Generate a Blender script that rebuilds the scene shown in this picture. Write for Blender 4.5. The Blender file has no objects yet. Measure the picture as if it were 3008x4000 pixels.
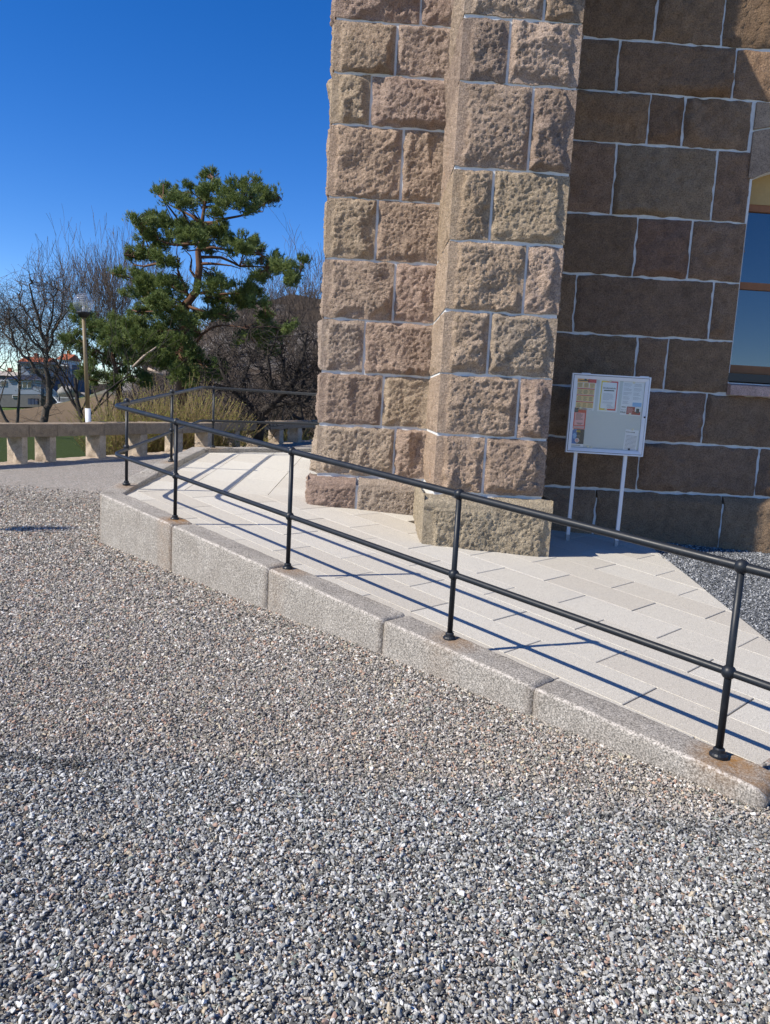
import bpy, math, random
import numpy as np
from mathutils import Vector, Matrix
random.seed(7); RNG = np.random.default_rng(7)
rad = math.radians

# ------------------------------------------------------------------ camera
SCN = bpy.context.scene
COL = SCN.collection
CX, CY, F, HC = 1504.0, 2000.0, 2932.1, 1.58        # photograph pixels (3008 x 4000)
dn = np.array([362.87 - CX, 22591.36 - CY, F]); dn /= np.linalg.norm(dn)
up_ = -dn; fw_ = np.array([0, 0, 1.0])
Yc = fw_ - up_ * fw_.dot(up_); Yc /= np.linalg.norm(Yc)
RC = np.array([np.cross(Yc, up_), Yc, up_])
CAM = np.array([0, 0, HC])
def ray(px, py): return RC @ np.array([px - CX, py - CY, F])
def at(px, py, Y):
    r = ray(px, py); return Vector(CAM + r * (Y / r[1]))
def onz(px, py, z):
    r = ray(px, py); return Vector(CAM + r * ((z - HC) / r[2]))
cd = bpy.data.cameras.new('camera'); cam = bpy.data.objects.new('camera', cd); COL.objects.link(cam)
cd.sensor_fit = 'VERTICAL'; cd.sensor_height = 24.0; cd.lens = 24.0 * F / 4000.0
cd.clip_start = 0.05; cd.clip_end = 3000
rgt, upv, bck = RC @ [1, 0, 0], RC @ [0, -1, 0], RC @ [0, 0, -1]
cam.matrix_world = Matrix(((rgt[0], upv[0], bck[0], 0), (rgt[1], upv[1], bck[1], 0), (rgt[2], upv[2], bck[2], HC), (0, 0, 0, 1)))
SCN.camera = cam

# ------------------------------------------------------------------ sky, sun, exposure
SUN_AZ, SUN_EL = 24.94, 41.96         # the light travels towards +x, turned this far towards +y
W = bpy.data.worlds.new('World'); SCN.world = W; W.use_nodes = True
nt = W.node_tree; nt.nodes.clear()
sk = nt.nodes.new('ShaderNodeTexSky'); sk.sky_type = 'NISHITA'; sk.sun_disc = False
sk.sun_elevation = rad(SUN_EL)
sx, sy = -math.cos(rad(SUN_AZ)), -math.sin(rad(SUN_AZ))           # towards the sun
sk.sun_rotation = math.atan2(sx, sy)
sk.air_density = 1.0; sk.dust_density = 0.0; sk.ozone_density = 2.2; sk.altitude = 2500
bg = nt.nodes.new('ShaderNodeBackground'); bg.inputs['Strength'].default_value = 0.135
wo = nt.nodes.new('ShaderNodeOutputWorld')
hs = nt.nodes.new('ShaderNodeHueSaturation'); hs.inputs['Saturation'].default_value = 1.38; hs.inputs['Hue'].default_value = .513
nt.links.new(sk.outputs[0], hs.inputs['Color']); nt.links.new(hs.outputs[0], bg.inputs[0]); nt.links.new(bg.outputs[0], wo.inputs[0])
sd = bpy.data.lights.new('sun', 'SUN'); sd.energy = 5.0; sd.angle = rad(0.53); sd.color = (1.0, 0.93, 0.81)
sun = bpy.data.objects.new('sun', sd); COL.objects.link(sun)
ldir = Vector((math.cos(rad(SUN_AZ)) * math.cos(rad(SUN_EL)), math.sin(rad(SUN_AZ)) * math.cos(rad(SUN_EL)), -math.sin(rad(SUN_EL))))
sun.rotation_euler = ldir.to_track_quat('-Z', 'Y').to_euler(); sun.location = (-20, -10, 25)
vs = SCN.view_settings; vs.view_transform = 'Standard'; vs.look = 'None'; vs.exposure = 0.42; vs.gamma = 1.0; vs.use_curve_mapping = False

# ------------------------------------------------------------------ helpers
def tag(o, label=None, cat=None, group=None, kind=None):
    if label: o['label'] = label
    if cat: o['category'] = cat
    if group: o['group'] = group
    if kind: o['kind'] = kind
    return o
def empty(name, loc=(0, 0, 0), rz=0.0):
    o = bpy.data.objects.new(name, None); COL.objects.link(o); o.location = loc; o.rotation_euler = (0, 0, rz); o.empty_display_size = .1
    return o
def obj(name, me, mat=None, parent=None, loc=None):
    o = bpy.data.objects.new(name, me); COL.objects.link(o)
    if mat is not None and len(me.materials) == 0: me.materials.append(mat)
    if parent: o.parent = parent
    if loc is not None: o.location = loc
    return o

class MB:
    """collects polygons for one mesh"""
    def __init__(s): s.v = []; s.f = []; s.m = []
    def poly(s, pts, m=0):
        n = len(s.v); s.v += [tuple(p) for p in pts]; s.f.append(tuple(range(n, n + len(pts)))); s.m.append(m)
    def add(s, vs, fs, m=0):
        n = len(s.v); s.v += [tuple(p) for p in vs]; s.f += [tuple(i + n for i in f) for f in fs]; s.m += [m] * len(fs); return s
    def box(s, a, b, m=0):
        (x0, y0, z0), (x1, y1, z1) = a, b
        return s.add([(x0, y0, z0), (x1, y0, z0), (x1, y1, z0), (x0, y1, z0), (x0, y0, z1), (x1, y0, z1), (x1, y1, z1), (x0, y1, z1)],
              [(0, 3, 2, 1), (4, 5, 6, 7), (0, 1, 5, 4), (1, 2, 6, 5), (2, 3, 7, 6), (3, 0, 4, 7)], m)
    def hexa(s, p, m=0):      # 4 bottom points anticlockwise, 4 top points
        return s.add(p, [(0, 3, 2, 1), (4, 5, 6, 7), (0, 1, 5, 4), (1, 2, 6, 5), (2, 3, 7, 6), (3, 0, 4, 7)], m)
    def tube(s, pts, rs, n=8, caps=True, m=0):
        pts = [Vector(p) for p in pts]
        if not hasattr(rs, '__len__'): rs = [rs] * len(pts)
        base = len(s.v); t0 = (pts[1] - pts[0]).normalized()
        a = Vector((0, 0, 1)) if abs(t0.z) < .9 else Vector((1, 0, 0))
        nrm = t0.cross(a).normalized(); prev = t0
        for i, p in enumerate(pts):
            if i == 0: t = t0
            elif i == len(pts) - 1: t = (pts[i] - pts[i - 1]).normalized()
            else: t = ((pts[i + 1] - p).normalized() + (p - pts[i - 1]).normalized()).normalized()
            ax = prev.cross(t)
            if ax.length > 1e-6: nrm = Matrix.Rotation(prev.angle(t), 3, ax.normalized()) @ nrm
            prev = t; b = t.cross(nrm).normalized()
            for k in range(n):
                an = 2 * math.pi * k / n; s.v.append(tuple(p + (nrm * math.cos(an) + b * math.sin(an)) * rs[i]))
        for i in range(len(pts) - 1):
            for k in range(n):
                q = base + i * n; s.f.append((q + k, q + (k + 1) % n, q + n + (k + 1) % n, q + n + k)); s.m.append(m)
        if caps:
            s.f.append(tuple(base + k for k in reversed(range(n)))); s.m.append(m)
            e = base + (len(pts) - 1) * n; s.f.append(tuple(e + k for k in range(n))); s.m.append(m)
        return s
    def lathe(s, prof, n=16, c=(0, 0, 0), m=0):       # (radius, z) from bottom to top
        base = len(s.v)
        for r, z in prof:
            for k in range(n):
                an = 2 * math.pi * k / n; s.v.append((c[0] + r * math.cos(an), c[1] + r * math.sin(an), c[2] + z))
        for i in range(len(prof) - 1):
            for k in range(n):
                q = base + i * n; s.f.append((q + k, q + (k + 1) % n, q + n + (k + 1) % n, q + n + k)); s.m.append(m)
        s.f.append(tuple(base + k for k in reversed(range(n)))); s.m.append(m)
        e = base + (len(prof) - 1) * n; s.f.append(tuple(e + k for k in range(n))); s.m.append(m)
        return s
    def mesh(s, name, mats=None, smooth=False):
        me = bpy.data.meshes.new(name); me.from_pydata(s.v, [], s.f)
        if mats:
            for x in (mats if isinstance(mats, (list, tuple)) else [mats]): me.materials.append(x)
        if any(s.m): me.polygons.foreach_set('material_index', s.m)
        if smooth: me.polygons.foreach_set('use_smooth', [True] * len(me.polygons))
        me.update(); return me
    def build(s, name, mat=None, parent=None, loc=None, smooth=False):
        return obj(name, s.mesh(name, mat, smooth), None, parent, loc)

def fast_mesh(name, V, Fc, mat=None, smooth=False):
    """numpy arrays to a mesh, all faces of one size"""
    me = bpy.data.meshes.new(name); V = np.asarray(V, np.float32); Fc = np.asarray(Fc, np.int32)
    k = Fc.shape[1]
    me.vertices.add(len(V)); me.vertices.foreach_set('co', V.ravel())
    me.loops.add(Fc.size); me.loops.foreach_set('vertex_index', Fc.ravel())
    me.polygons.add(len(Fc)); me.polygons.foreach_set('loop_start', np.arange(0, Fc.size, k, dtype=np.int32)); me.polygons.foreach_set('loop_total', np.full(len(Fc), k, np.int32))
    if smooth: me.polygons.foreach_set('use_smooth', np.ones(len(Fc), bool))
    me.update(calc_edges=True); me.validate()
    if mat: me.materials.append(mat)
    return me

def _h(ix, iy, seed):
    n = (ix.astype(np.int64) * 374761393 + iy.astype(np.int64) * 668265263 + seed * 974634777) & 0x7fffffff
    n = ((n ^ (n >> 13)) * 1274126177) & 0x7fffffff
    return ((n ^ (n >> 16)) & 0xffff) / 32767.5 - 1.0
def vnoise(x, y, seed=0):
    x = np.asarray(x, float); y = np.asarray(y, float)
    ix = np.floor(x); iy = np.floor(y); fx = x - ix; fy = y - iy
    fx = fx * fx * (3 - 2 * fx); fy = fy * fy * (3 - 2 * fy)
    a, b, c, d = _h(ix, iy, seed), _h(ix + 1, iy, seed), _h(ix, iy + 1, seed), _h(ix + 1, iy + 1, seed)
    return (a * (1 - fx) + b * fx) * (1 - fy) + (c * (1 - fx) + d * fx) * fy
def fbm(x, y, seed=0, oct=4, gain=.5):
    t = 0; a = 1.0
    for i in range(oct): t = t + a * vnoise(x * 2 ** i + 13.7 * i, y * 2 ** i - 7.1 * i, seed + i * 31); a *= gain
    return t
def sstep(a, b, x):
    t = np.clip((x - a) / (b - a), 0, 1); return t * t * (3 - 2 * t)

# ------------------------------------------------------------------ materials
MATS = {}
class N:
    """small node helper"""
    def __init__(s, name):
        s.m = bpy.data.materials.new(name); s.m.use_nodes = True; s.t = s.m.node_tree; s.t.nodes.clear()
        s.out = s.t.nodes.new('ShaderNodeOutputMaterial'); s.b = s.t.nodes.new('ShaderNodeBsdfPrincipled')
        s.t.links.new(s.b.outputs[0], s.out.inputs[0]); MATS[name] = s.m
    def n(s, ty, **kw):
        x = s.t.nodes.new('ShaderNode' + ty)
        for k, v in kw.items(): setattr(x, k, v)
        return x
    def l(s, a, b): s.t.links.new(a, b)
    def coord(s, kind='Object'):
        return s.n('TexCoord').outputs[kind]
    def pos(s): return s.n('NewGeometry').outputs['Position']
    def noise(s, scale, detail=4, rough=.55, vec=None, dist=0):
        x = s.n('TexNoise'); x.inputs['Scale'].default_value = scale; x.inputs['Detail'].default_value = detail; x.inputs['Roughness'].default_value = rough; x.inputs['Distortion'].default_value = dist
        if vec is not None: s.l(vec, x.inputs['Vector'])
        return x.outputs['Fac']
    def vor(s, scale, vec=None, out='Distance', feature='F1'):
        x = s.n('TexVoronoi', feature=feature); x.inputs['Scale'].default_value = scale
        if vec is not None: s.l(vec, x.inputs['Vector'])
        return x.outputs[out]
    def ramp(s, fac, stops, interp='LINEAR'):
        x = s.n('ValToRGB'); x.color_ramp.interpolation = interp; e = x.color_ramp.elements
        while len(e) < len(stops): e.new(.5)
        for i, (p, c) in enumerate(stops):
            e[i].position = p; e[i].color = (*c, 1) if hasattr(c, '__len__') else (c, c, c, 1)
        s.l(fac, x.inputs[0]); return x.outputs[0]
    def mix(s, fac, a, b, mode='MIX'):
        x = s.n('Mix', data_type='RGBA', blend_type=mode)
        for i, v in ((0, fac), (6, a), (7, b)):
            if hasattr(v, 'node'): s.l(v, x.inputs[i])
            elif i == 0: x.inputs[0].default_value = v
            else: x.inputs[i].default_value = (*v, 1)
        return x.outputs[2]
    def math(s, op, a, b=None, clamp=False):
        x = s.n('Math', operation=op); x.use_clamp = clamp
        for i, v in enumerate((a, b)):
            if v is None: continue
            if hasattr(v, 'node'): s.l(v, x.inputs[i])
            else: x.inputs[i].default_value = v
        return x.outputs[0]
    def sep(s, vec):
        x = s.n('SeparateXYZ'); s.l(vec, x.inputs[0]); return x.outputs
    def attr(s, name): return s.n('Attribute', attribute_name=name).outputs
    def bump(s, h, strength=.5, dist=.02):
        x = s.n('Bump'); x.inputs['Strength'].default_value = strength; x.inputs['Distance'].default_value = dist
        s.l(h, x.inputs['Height']); s.l(x.outputs[0], s.b.inputs['Normal']); return x
    def set(s, col=None, rough=None, metal=None, spec=None):
        for k, v in (('Base Color', col), ('Roughness', rough), ('Metallic', metal), ('Specular IOR Level', spec)):
            if v is None: continue
            if hasattr(v, 'node'): s.l(v, s.b.inputs[k])
            else: s.b.inputs[k].default_value = (*v, 1) if hasattr(v, '__len__') else v
        return s.m
def plain(name, col, rough=.6, metal=0, spec=.4, var=.12, scale=8, bump=0):
    q = N(name); p = q.coord()
    f = q.noise(scale, 5, .6, p)
    c = q.mix(f, tuple(x * (1 - var) for x in col), tuple(min(1, x * (1 + var)) for x in col))
    if bump: q.bump(q.noise(scale * 6, 4, .6, p), bump, .005)
    return q.set(c, rough, metal, spec)

# granite of the building: tint comes from the object's colour, so every block differs
def granite(name, spk=.5, bump=.6, rough=.85):
    q = N(name); p = q.pos(); oi = q.n('ObjectInfo').outputs
    g1 = q.noise(9, 5, .6, p); g2 = q.noise(85, 3, .7, p); g3 = q.noise(190, 2, .6, p)
    base = q.mix(q.ramp(g1, [(.3, 0.0), (.72, 1.0)]), (.74, .71, .68), (1.14, 1.12, 1.08))
    c = q.mix(1.0, base, oi['Color'], 'MULTIPLY')
    sp = q.ramp(g2, [(.36, .52), (.5, 1.0), (.66, 1.28)])
    c = q.mix(spk, c, q.mix(1.0, c, sp, 'MULTIPLY'))
    dirt = q.ramp(q.noise(3.1, 6, .65, p), [(.55, 0.0), (.75, .45)])
    c = q.mix(dirt, c, q.mix(1.0, c, (.62, .60, .52), 'MULTIPLY'))
    rust = q.ramp(q.noise(1.7, 4, .6, p), [(.66, 0.0), (.76, .5)])
    c = q.mix(rust, c, q.mix(1.0, c, (1.1, .78, .5), 'MULTIPLY'))
    hgt = q.math('ADD', q.math('MULTIPLY', g2, .6), q.math('ADD', q.math('MULTIPLY', g3, .3), q.math('MULTIPLY', q.noise(38, 4, .65, p), .9)))
    q.bump(hgt, bump, .034)
    return q.set(c, rough, 0, .25)
M_STONE = granite('rock_faced_granite', .85, 1.0)
M_DRESS = granite('dressed_granite', .8, .35)
q = N('mortar'); p = q.pos(); f = q.noise(30, 5, .7, p)
q.bump(f, .6, .008); M_MORT = q.set(q.mix(f, (.52, .52, .51), (.80, .80, .78)), .9, 0, .2)

def kerb_mat(name, base, dark):
    q = N(name); p = q.pos(); oi = q.n('ObjectInfo').outputs
    g = q.noise(120, 3, .75, p); g1 = q.noise(5, 5, .6, p); g4 = q.noise(55, 3, .7, p)
    c = q.mix(q.ramp(g1, [(.3, 0.), (.7, 1.)]), dark, base)
    c = q.mix(1.0, c, q.ramp(g, [(.36, .38), (.5, .95), (.63, 1.7)]), 'MULTIPLY')
    c = q.mix(1.0, c, q.ramp(g4, [(.3, .75), (.7, 1.2)]), 'MULTIPLY')
    a = q.attr('rust'); rs = q.math('MULTIPLY', a['Fac'], q.ramp(q.noise(22, 5, .7, p), [(.3, .25), (.62, 1.)]))
    c = q.mix(rs, c, (.25, .125, .035))
    e = q.attr('arris'); es = q.math('MULTIPLY', e['Fac'], q.ramp(q.noise(30, 5, .75, p), [(.44, 0.), (.60, .8)]))
    c = q.mix(es, c, (.56, .51, .46))
    q.bump(q.math('ADD', g4, q.math('MULTIPLY', g, .5)), .55, .008)
    return q.set(c, .85, 0, .25)
M_KERB = kerb_mat('kerb_granite', (.335, .31, .275), (.255, .232, .202))

q = N('paver_concrete'); p = q.pos(); oi = q.n('ObjectInfo').outputs
g = q.noise(190, 2, .8, p); g1 = q.noise(2.2, 5, .6, p)
tint = q.ramp(oi['Random'], [(0, (.47, .435, .375)), (.5, (.505, .475, .415)), (1, (.535, .508, .45))])
c = q.mix(1.0, tint, q.ramp(g, [(.38, .62), (.5, 1.0), (.63, 1.22)]), 'MULTIPLY')
c = q.mix(q.ramp(g1, [(.55, 0.), (.75, .3)]), c, (.40, .385, .36))
c = q.mix(q.ramp(q.noise(11, 4, .7, p), [(.63, 0.), (.72, .35)]), c, (.36, .33, .30))
q.bump(g, .25, .004); M_PAVE = q.set(c, .85, 0, .25)
M_BED = plain('joint_sand', (.06, .055, .05), .95, 0, .1, .3, 40)

q = N('painted_steel'); p = q.pos()
f = q.noise(14, 5, .7, p); f2 = q.noise(130, 3, .6, p)
c = q.mix(q.ramp(f, [(.55, 0.), (.8, 1.)]), (.012, .015, .020), (.028, .030, .034))
q.bump(f2, .12, .002); M_STEEL = q.set(c, q.ramp(f, [(.3, .36), (.7, .5)]), 0, .32)

# gravel: palette per pebble, warm beyond a ragged line and grey in the fresh layer nearer
def gravel_mat(name, kind):
    q = N(name); p = q.pos(); oi = q.n('ObjectInfo').outputs; s = q.sep(p)
    rnd = oi['Random']
    warm = q.ramp(rnd, [(0, (.10, .094, .084)), (.14, (.22, .205, .18)), (.32, (.34, .315, .28)), (.54, (.40, .345, .29)), (.66, (.52, .485, .43)), (.80, (.42, .275, .20)), (.87, (.50, .43, .31)), (.92, (.70, .67, .61)), (.97, (.26, .27, .21))], 'CONSTANT')
    grey = q.ramp(rnd, [(0, (.072, .072, .07)), (.16, (.17, .17, .163)), (.34, (.29, .29, .277)), (.54, (.41, .408, .388)), (.72, (.54, .537, .51)), (.87, (.36, .245, .19)), (.905, (.44, .37, .27)), (.94, (.68, .68, .67)), (.98, (.22, .25, .215))], 'CONSTANT')
    dark = q.ramp(rnd, [(0, (.05, .055, .062)), (.25, (.10, .108, .118)), (.5, (.17, .178, .19)), (.72, (.27, .28, .29)), (.88, (.42, .43, .44))], 'CONSTANT')
    if kind == 'yard':
        ln = q.math('ADD', q.math('MULTIPLY', s[0], .05), s[1])
        ln = q.math('ADD', ln, q.math('MULTIPLY', q.noise(1.6, 4, .6, p), .55))
        m = q.ramp(q.math('SUBTRACT', ln, 2.73), [(.42, 0.), (.58, 1.)])
        m = q.ramp(q.math('ADD', q.math('SUBTRACT', ln, 3.25), .5), [(.40, 0.), (.6, 1.)])
        c = q.mix(m, grey, warm)
        bd = q.ramp(q.math('ADD', q.math('SUBTRACT', ln, 3.16), .5), [(.42, 0.), (.48, 1.), (.51, 1.), (.55, 0.)]); bd = q.math('MULTIPLY', bd, q.ramp(q.noise(.8, 3, .6, p), [(.42, 0.), (.6, .85)])); c = q.mix(bd, c, q.mix(1.0, grey, (.5, .5, .5), 'MULTIPLY'))
    else: c = dark
    f = q.noise(160, 3, .7, p)
    c = q.mix(1.0, c, q.ramp(f, [(.3, .72), (.7, 1.22)]), 'MULTIPLY')
    q.bump(f, .3, .002)
    return q.set(c, .8, 0, .3)
M_GRAV = gravel_mat('yard_gravel', 'yard'); M_GRAVD = gravel_mat('dark_gravel', 'dark')
def gravel_ground(name, far, near, dark=False):
    q = N(name); p = q.pos(); s = q.sep(p)
    v = q.vor(95, p, 'Color'); vd = q.vor(95, p)
    rn = q.sep(v)[0]
    if dark: pal = q.ramp(rn, [(0, (.04, .045, .05)), (.3, (.11, .115, .125)), (.6, (.2, .21, .22)), (.9, (.4, .41, .42))], 'CONSTANT')
    else:
        pal = q.ramp(rn, [(0, (.11, .102, .092)), (.2, (.215, .20, .18)), (.42, (.31, .288, .26)), (.62, (.355, .312, .27)), (.78, (.44, .412, .37)), (.9, (.36, .265, .21)), (.96, (.59, .56, .52))], 'CONSTANT')
    c = q.mix(q.ramp(q.noise(.9, 5, .6, p), [(.35, 0.), (.7, .35)]), pal, q.mix(1.0, pal, (.82, .80, .76), 'MULTIPLY'))
    h = q.math('SUBTRACT', 1.0, vd)
    q.bump(q.math('ADD', h, q.math('MULTIPLY', q.noise(230, 2, .6, p), .5)), .7, .010)
    return q.set(c, .9, 0, .2)
M_GGND = gravel_ground('gravel_surface', 0, 0); M_GGNDD = gravel_ground('dark_gravel_surface', 0, 0, True)

# ------------------------------------------------------------------ ground, ramp plane
PA, PGX, PGY = -.14, -.0578, .0669
def pz(x, y): return min(PA + PGX * x + PGY * y, .755)
def onp(px, py):
    r = ray(px, py); t = (PA - HC) / (r[2] - PGX * r[0] - PGY * r[1]); P = CAM + t * r
    if P[2] > .755: P = np.array(onz(px, py, .755))
    return Vector(P)
KC = np.array([-.1458, 4.9383]); KZ = .2737; KD = np.array([.70687, -.70734]); KS = -.0745; KN = np.array([-KD[1], KD[0]])
def kerb_pt(s, off=0.0, dz=0.0):
    p = KC + KD * s + KN * off; return Vector((p[0], p[1], KZ + KS * s + dz))

def gz(x, y):                     # height of the gravel yard
    return .028 * np.clip(-np.asarray(x, float), -1.5, 3) * .5 + .012 * vnoise(np.asarray(x) * .9, np.asarray(y) * .9, 5) + .005 * vnoise(np.asarray(x) * 3.1, np.asarray(y) * 3.1, 6)
def grid_obj(name, xs, ys, zf, mat, kind, smooth=True, parent=None):
    X, Y = np.meshgrid(xs, ys); Z = zf(X, Y); n = len(xs)
    V = np.stack([X, Y, Z], -1).reshape(-1, 3)
    i = np.arange(len(V)).reshape(len(ys), len(xs)); Fq = np.stack([i[:-1, :-1], i[:-1, 1:], i[1:, 1:], i[1:, :-1]], -1).reshape(-1, 4)
    o = obj(name, fast_mesh(name, V, Fq, mat, smooth), None, parent); o['kind'] = kind; return o
def wall_line(y):                 # x of the parapet's courtyard face, receding from the viewer
    return np.interp(y, [5, 11.0, 15.0, 20.0, 29.0, 36], [-11.2, -8.6, -7.0, -5.15, -2.95, -1.2])
YT = np.concatenate([np.linspace(0, .45, 90), np.linspace(.47, 1, 12)]); YS = np.concatenate([np.linspace(-25, 0, 14), np.linspace(.3, 9, 60), np.linspace(9.4, 40, 50)])
Tg, Yg = np.meshgrid(YT, YS); X0 = wall_line(Yg) - .3; Xg = X0 + (40 - X0) * Tg ** 1.6
Vg = np.stack([Xg, Yg, gz(Xg, Yg)], -1).reshape(-1, 3); ig = np.arange(len(Vg)).reshape(Tg.shape)
yard = obj('gravel_yard', fast_mesh('gravel_yard', Vg, np.stack([ig[:-1, :-1], ig[:-1, 1:], ig[1:, 1:], ig[1:, :-1]], -1).reshape(-1, 4), M_GGND, True)); yard['kind'] = 'structure'

# ------------------------------------------------------------------ granite building
BA = rad(1.8722); BY0 = 8.2886; DP = 1.236
BLD = empty('granite_building', (0, BY0, 0), BA)
tag(BLD, 'pinkish brown granite building of rock-faced blocks with a projecting buttress and pale mortar', 'building')
cB, sB = math.cos(BA), math.sin(BA)
def w2b(p): x, y = p[0], p[1] - BY0; return np.array([x * cB + y * sB, -x * sB + y * cB, p[2]])
def onb(px, py, off=0.0):         # pixel to (u, height) on the wall plane, or on a plane off metres in front of it
    r = ray(px, py); c = w2b(CAM); rl = np.array([r[0] * cB + r[1] * sB, -r[0] * sB + r[1] * cB, r[2]])
    t = (-off - c[1]) / rl[1]; q = c + t * rl; return q[0], q[2]

TONES = [(.49, .385, .30), (.465, .355, .28), (.51, .405, .315), (.445, .335, .265), (.48, .38, .305), (.43, .325, .26)]
def stone_mesh(name, W_, H_, seed, bulge=.05, step=.022, margin=(0, 0, 0, 0), thick=.1, edge=.038, left_side=0.0, right_side=0.0, base=.012, facets=5, fine=1.0, top_chamfer=None):
    """rock-faced block: front is a grid bulging towards -y; margin = dressed strips (left, right, bottom, top)"""
    r = np.random.default_rng(seed)
    nu = max(4, int(W_ / step) + 1); nv = max(4, int(H_ / step) + 1)
    def face(n1, n2, L1, L2, bl, mg, sd, edge=edge):
        u = np.linspace(0, L1, n1); v = np.linspace(0, L2, n2); U, V = np.meshgrid(u, v)
        d = np.full(U.shape, 9.0)
        rr = np.random.default_rng(sd)
        for k in range(facets):
            a = rr.uniform(0, 6.283); g = rr.uniform(.08, .60) * bl / .06; cu, cv = rr.uniform(.15, .85) * L1, rr.uniform(.15, .85) * L2
            d = np.minimum(d, rr.uniform(.8, 1.5) * bl + g * (math.cos(a) * (U - cu) + math.sin(a) * (V - cv)))
        d = np.maximum(d, bl * (.42 + .30 * vnoise(U * 4, V * 4, sd + 40)))
        rg1 = np.abs(fbm(U * 9 + sd, V * 9, sd, 3, .6)) - .35; rg2 = np.abs(fbm(U * 40, V * 40 + sd, sd + 3, 2, .7)) - .45
        d = d + bl * .16 * fbm(U * 4 + sd, V * 4, sd + 6, 2) - fine * (bl * .15 * rg1 + .0165 * rg2 - .006 * vnoise(U * 75, V * 75, sd + 9))
        e = np.full(U.shape, 9.0); nz = .5 * edge * fbm(U * 12, V * 12, sd + 5, 2)
        for k, (dist, m_) in enumerate(((U, mg[0]), (L1 - U, mg[1]), (V, mg[2]), (L2 - V, mg[3]))):
            e = np.minimum(e, (dist - m_ - .004 + nz * (dist > 1e-6) * (1, 1.6, 2, .8)[k]) / (edge * (.45 if m_ else 1.0) * (.8, rr.uniform(.9, 2.2), rr.uniform(1.0, 2.8), .7)[k]))
        k = sstep(0, 1, e)
        d = base + np.maximum(d, .004) * k
        brd = (U < 1e-6) | (V < 1e-6) | (U > L1 - 1e-6) | (V > L2 - 1e-6)
        d = np.where(brd, base, d)
        return U, V, d
    vs_, fs_ = [], []
    def addgrid(P, flip=False):
        n0 = sum(len(x) for x in vs_); a, b = P.shape[:2]; vs_.append(P.reshape(-1, 3)); i = np.arange(a * b).reshape(a, b) + n0
        q_ = np.stack([i[:-1, :-1], i[:-1, 1:], i[1:, 1:], i[1:, :-1]], -1).reshape(-1, 4)
        fs_.append(q_[:, ::-1] if flip else q_)
    U, V, D = face(nu, nv, W_, H_, bulge, margin, seed)
    if top_chamfer:                 # dressed sloping top strip: (height, set-back)
        hc, sbk = top_chamfer
        D = np.where(V > H_ - hc, base + .012 + 0 * D, D); D = D - sbk * np.clip((V - (H_ - .07)) / .07, 0, 1)
    ju = .009 * fbm(V * 13 + seed, U * 2 + 5, seed + 60, 2); jv = .009 * fbm(U * 11 + seed, V * 2 - 3, seed + 61, 2)
    nb = np.clip(1 - np.minimum(U, W_ - U) / .03, 0, 1); nv_ = np.clip(1 - np.minimum(V, H_ - V) / .03, 0, 1)
    if left_side or right_side or margin[0] or margin[1]: nb = nb * 0
    G = np.stack([U - W_ / 2 + ju * nb, -D, V - H_ / 2 + jv * nv_], -1); addgrid(G)
    yb = thick
    for sgn, deep in ((-1, left_side), (1, right_side)):
        if deep > 0:
            n1 = max(3, int(deep / (step * 1.6)) + 1)
            A, B_, Dd = face(n1, nv, deep, H_, .028 if sgn < 0 and deep > .6 else .045, (.05, .02, 0, 0), seed + 77)
            x = sgn * (W_ / 2 + Dd - base); x[:, 0] = sgn * W_ / 2
            P = np.stack([x, A - base, B_ - H_ / 2], -1)
            addgrid(P, sgn > 0 and False or sgn < 0)
    # plain back-going skirts, and the skirts of joints
    for E_ in ([G[0]], [G[-1][::-1]]) + (() if right_side else ([G[:, -1]],)) + (() if left_side else ([G[:, 0][::-1]],)):
        e_ = E_[0]; bk = e_.copy(); bk[:, 1] = yb; addgrid(np.stack([bk, e_], 0))
    me = fast_mesh(name, np.concatenate(vs_), np.concatenate(fs_), M_STONE, False)
    return me
SEED = [100]
def stone(parent, u0, u1, z0, z1, y, tone=None, gap=.0125, **kw):
    SEED[0] += 1; sd = SEED[0]
    u0 += gap; u1 -= gap; z0 += gap; z1 -= gap
    me = stone_mesh('stone', u1 - u0, z1 - z0, sd, **kw)
    o = obj('stone', me, None, parent, ((u0 + u1) / 2, y, (z0 + z1) / 2))
    r = random.Random(sd); t = tone or TONES[r.randrange(len(TONES))]; k = r.uniform(.88, 1.1)
    o.color = (t[0] * k, t[1] * k * r.uniform(.97, 1.03), t[2] * k * r.uniform(.94, 1.06), 1)
    return o
RED = (.42, .315, .255); PINK = (.50, .35, .27); DRK = (.33, .25, .19)

# courses of the wall (heights over the gravel) measured from the joints
CW = [.79, 1.34, 1.905, 2.47, 3.09, 3.71, 4.43, 4.93, 5.43, 6.0, 6.62, 7.2, 7.75, 8.4, 9.0, 9.6, 10.2]
UL = onb(1235, 1700)[0]                       # left end of the wall
PL = onb(1716, 1455, DP)[0]; PR = onb(2163, 1483, DP)[0]     # buttress sides
WTOP = 10.2; UR = 9.6
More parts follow.
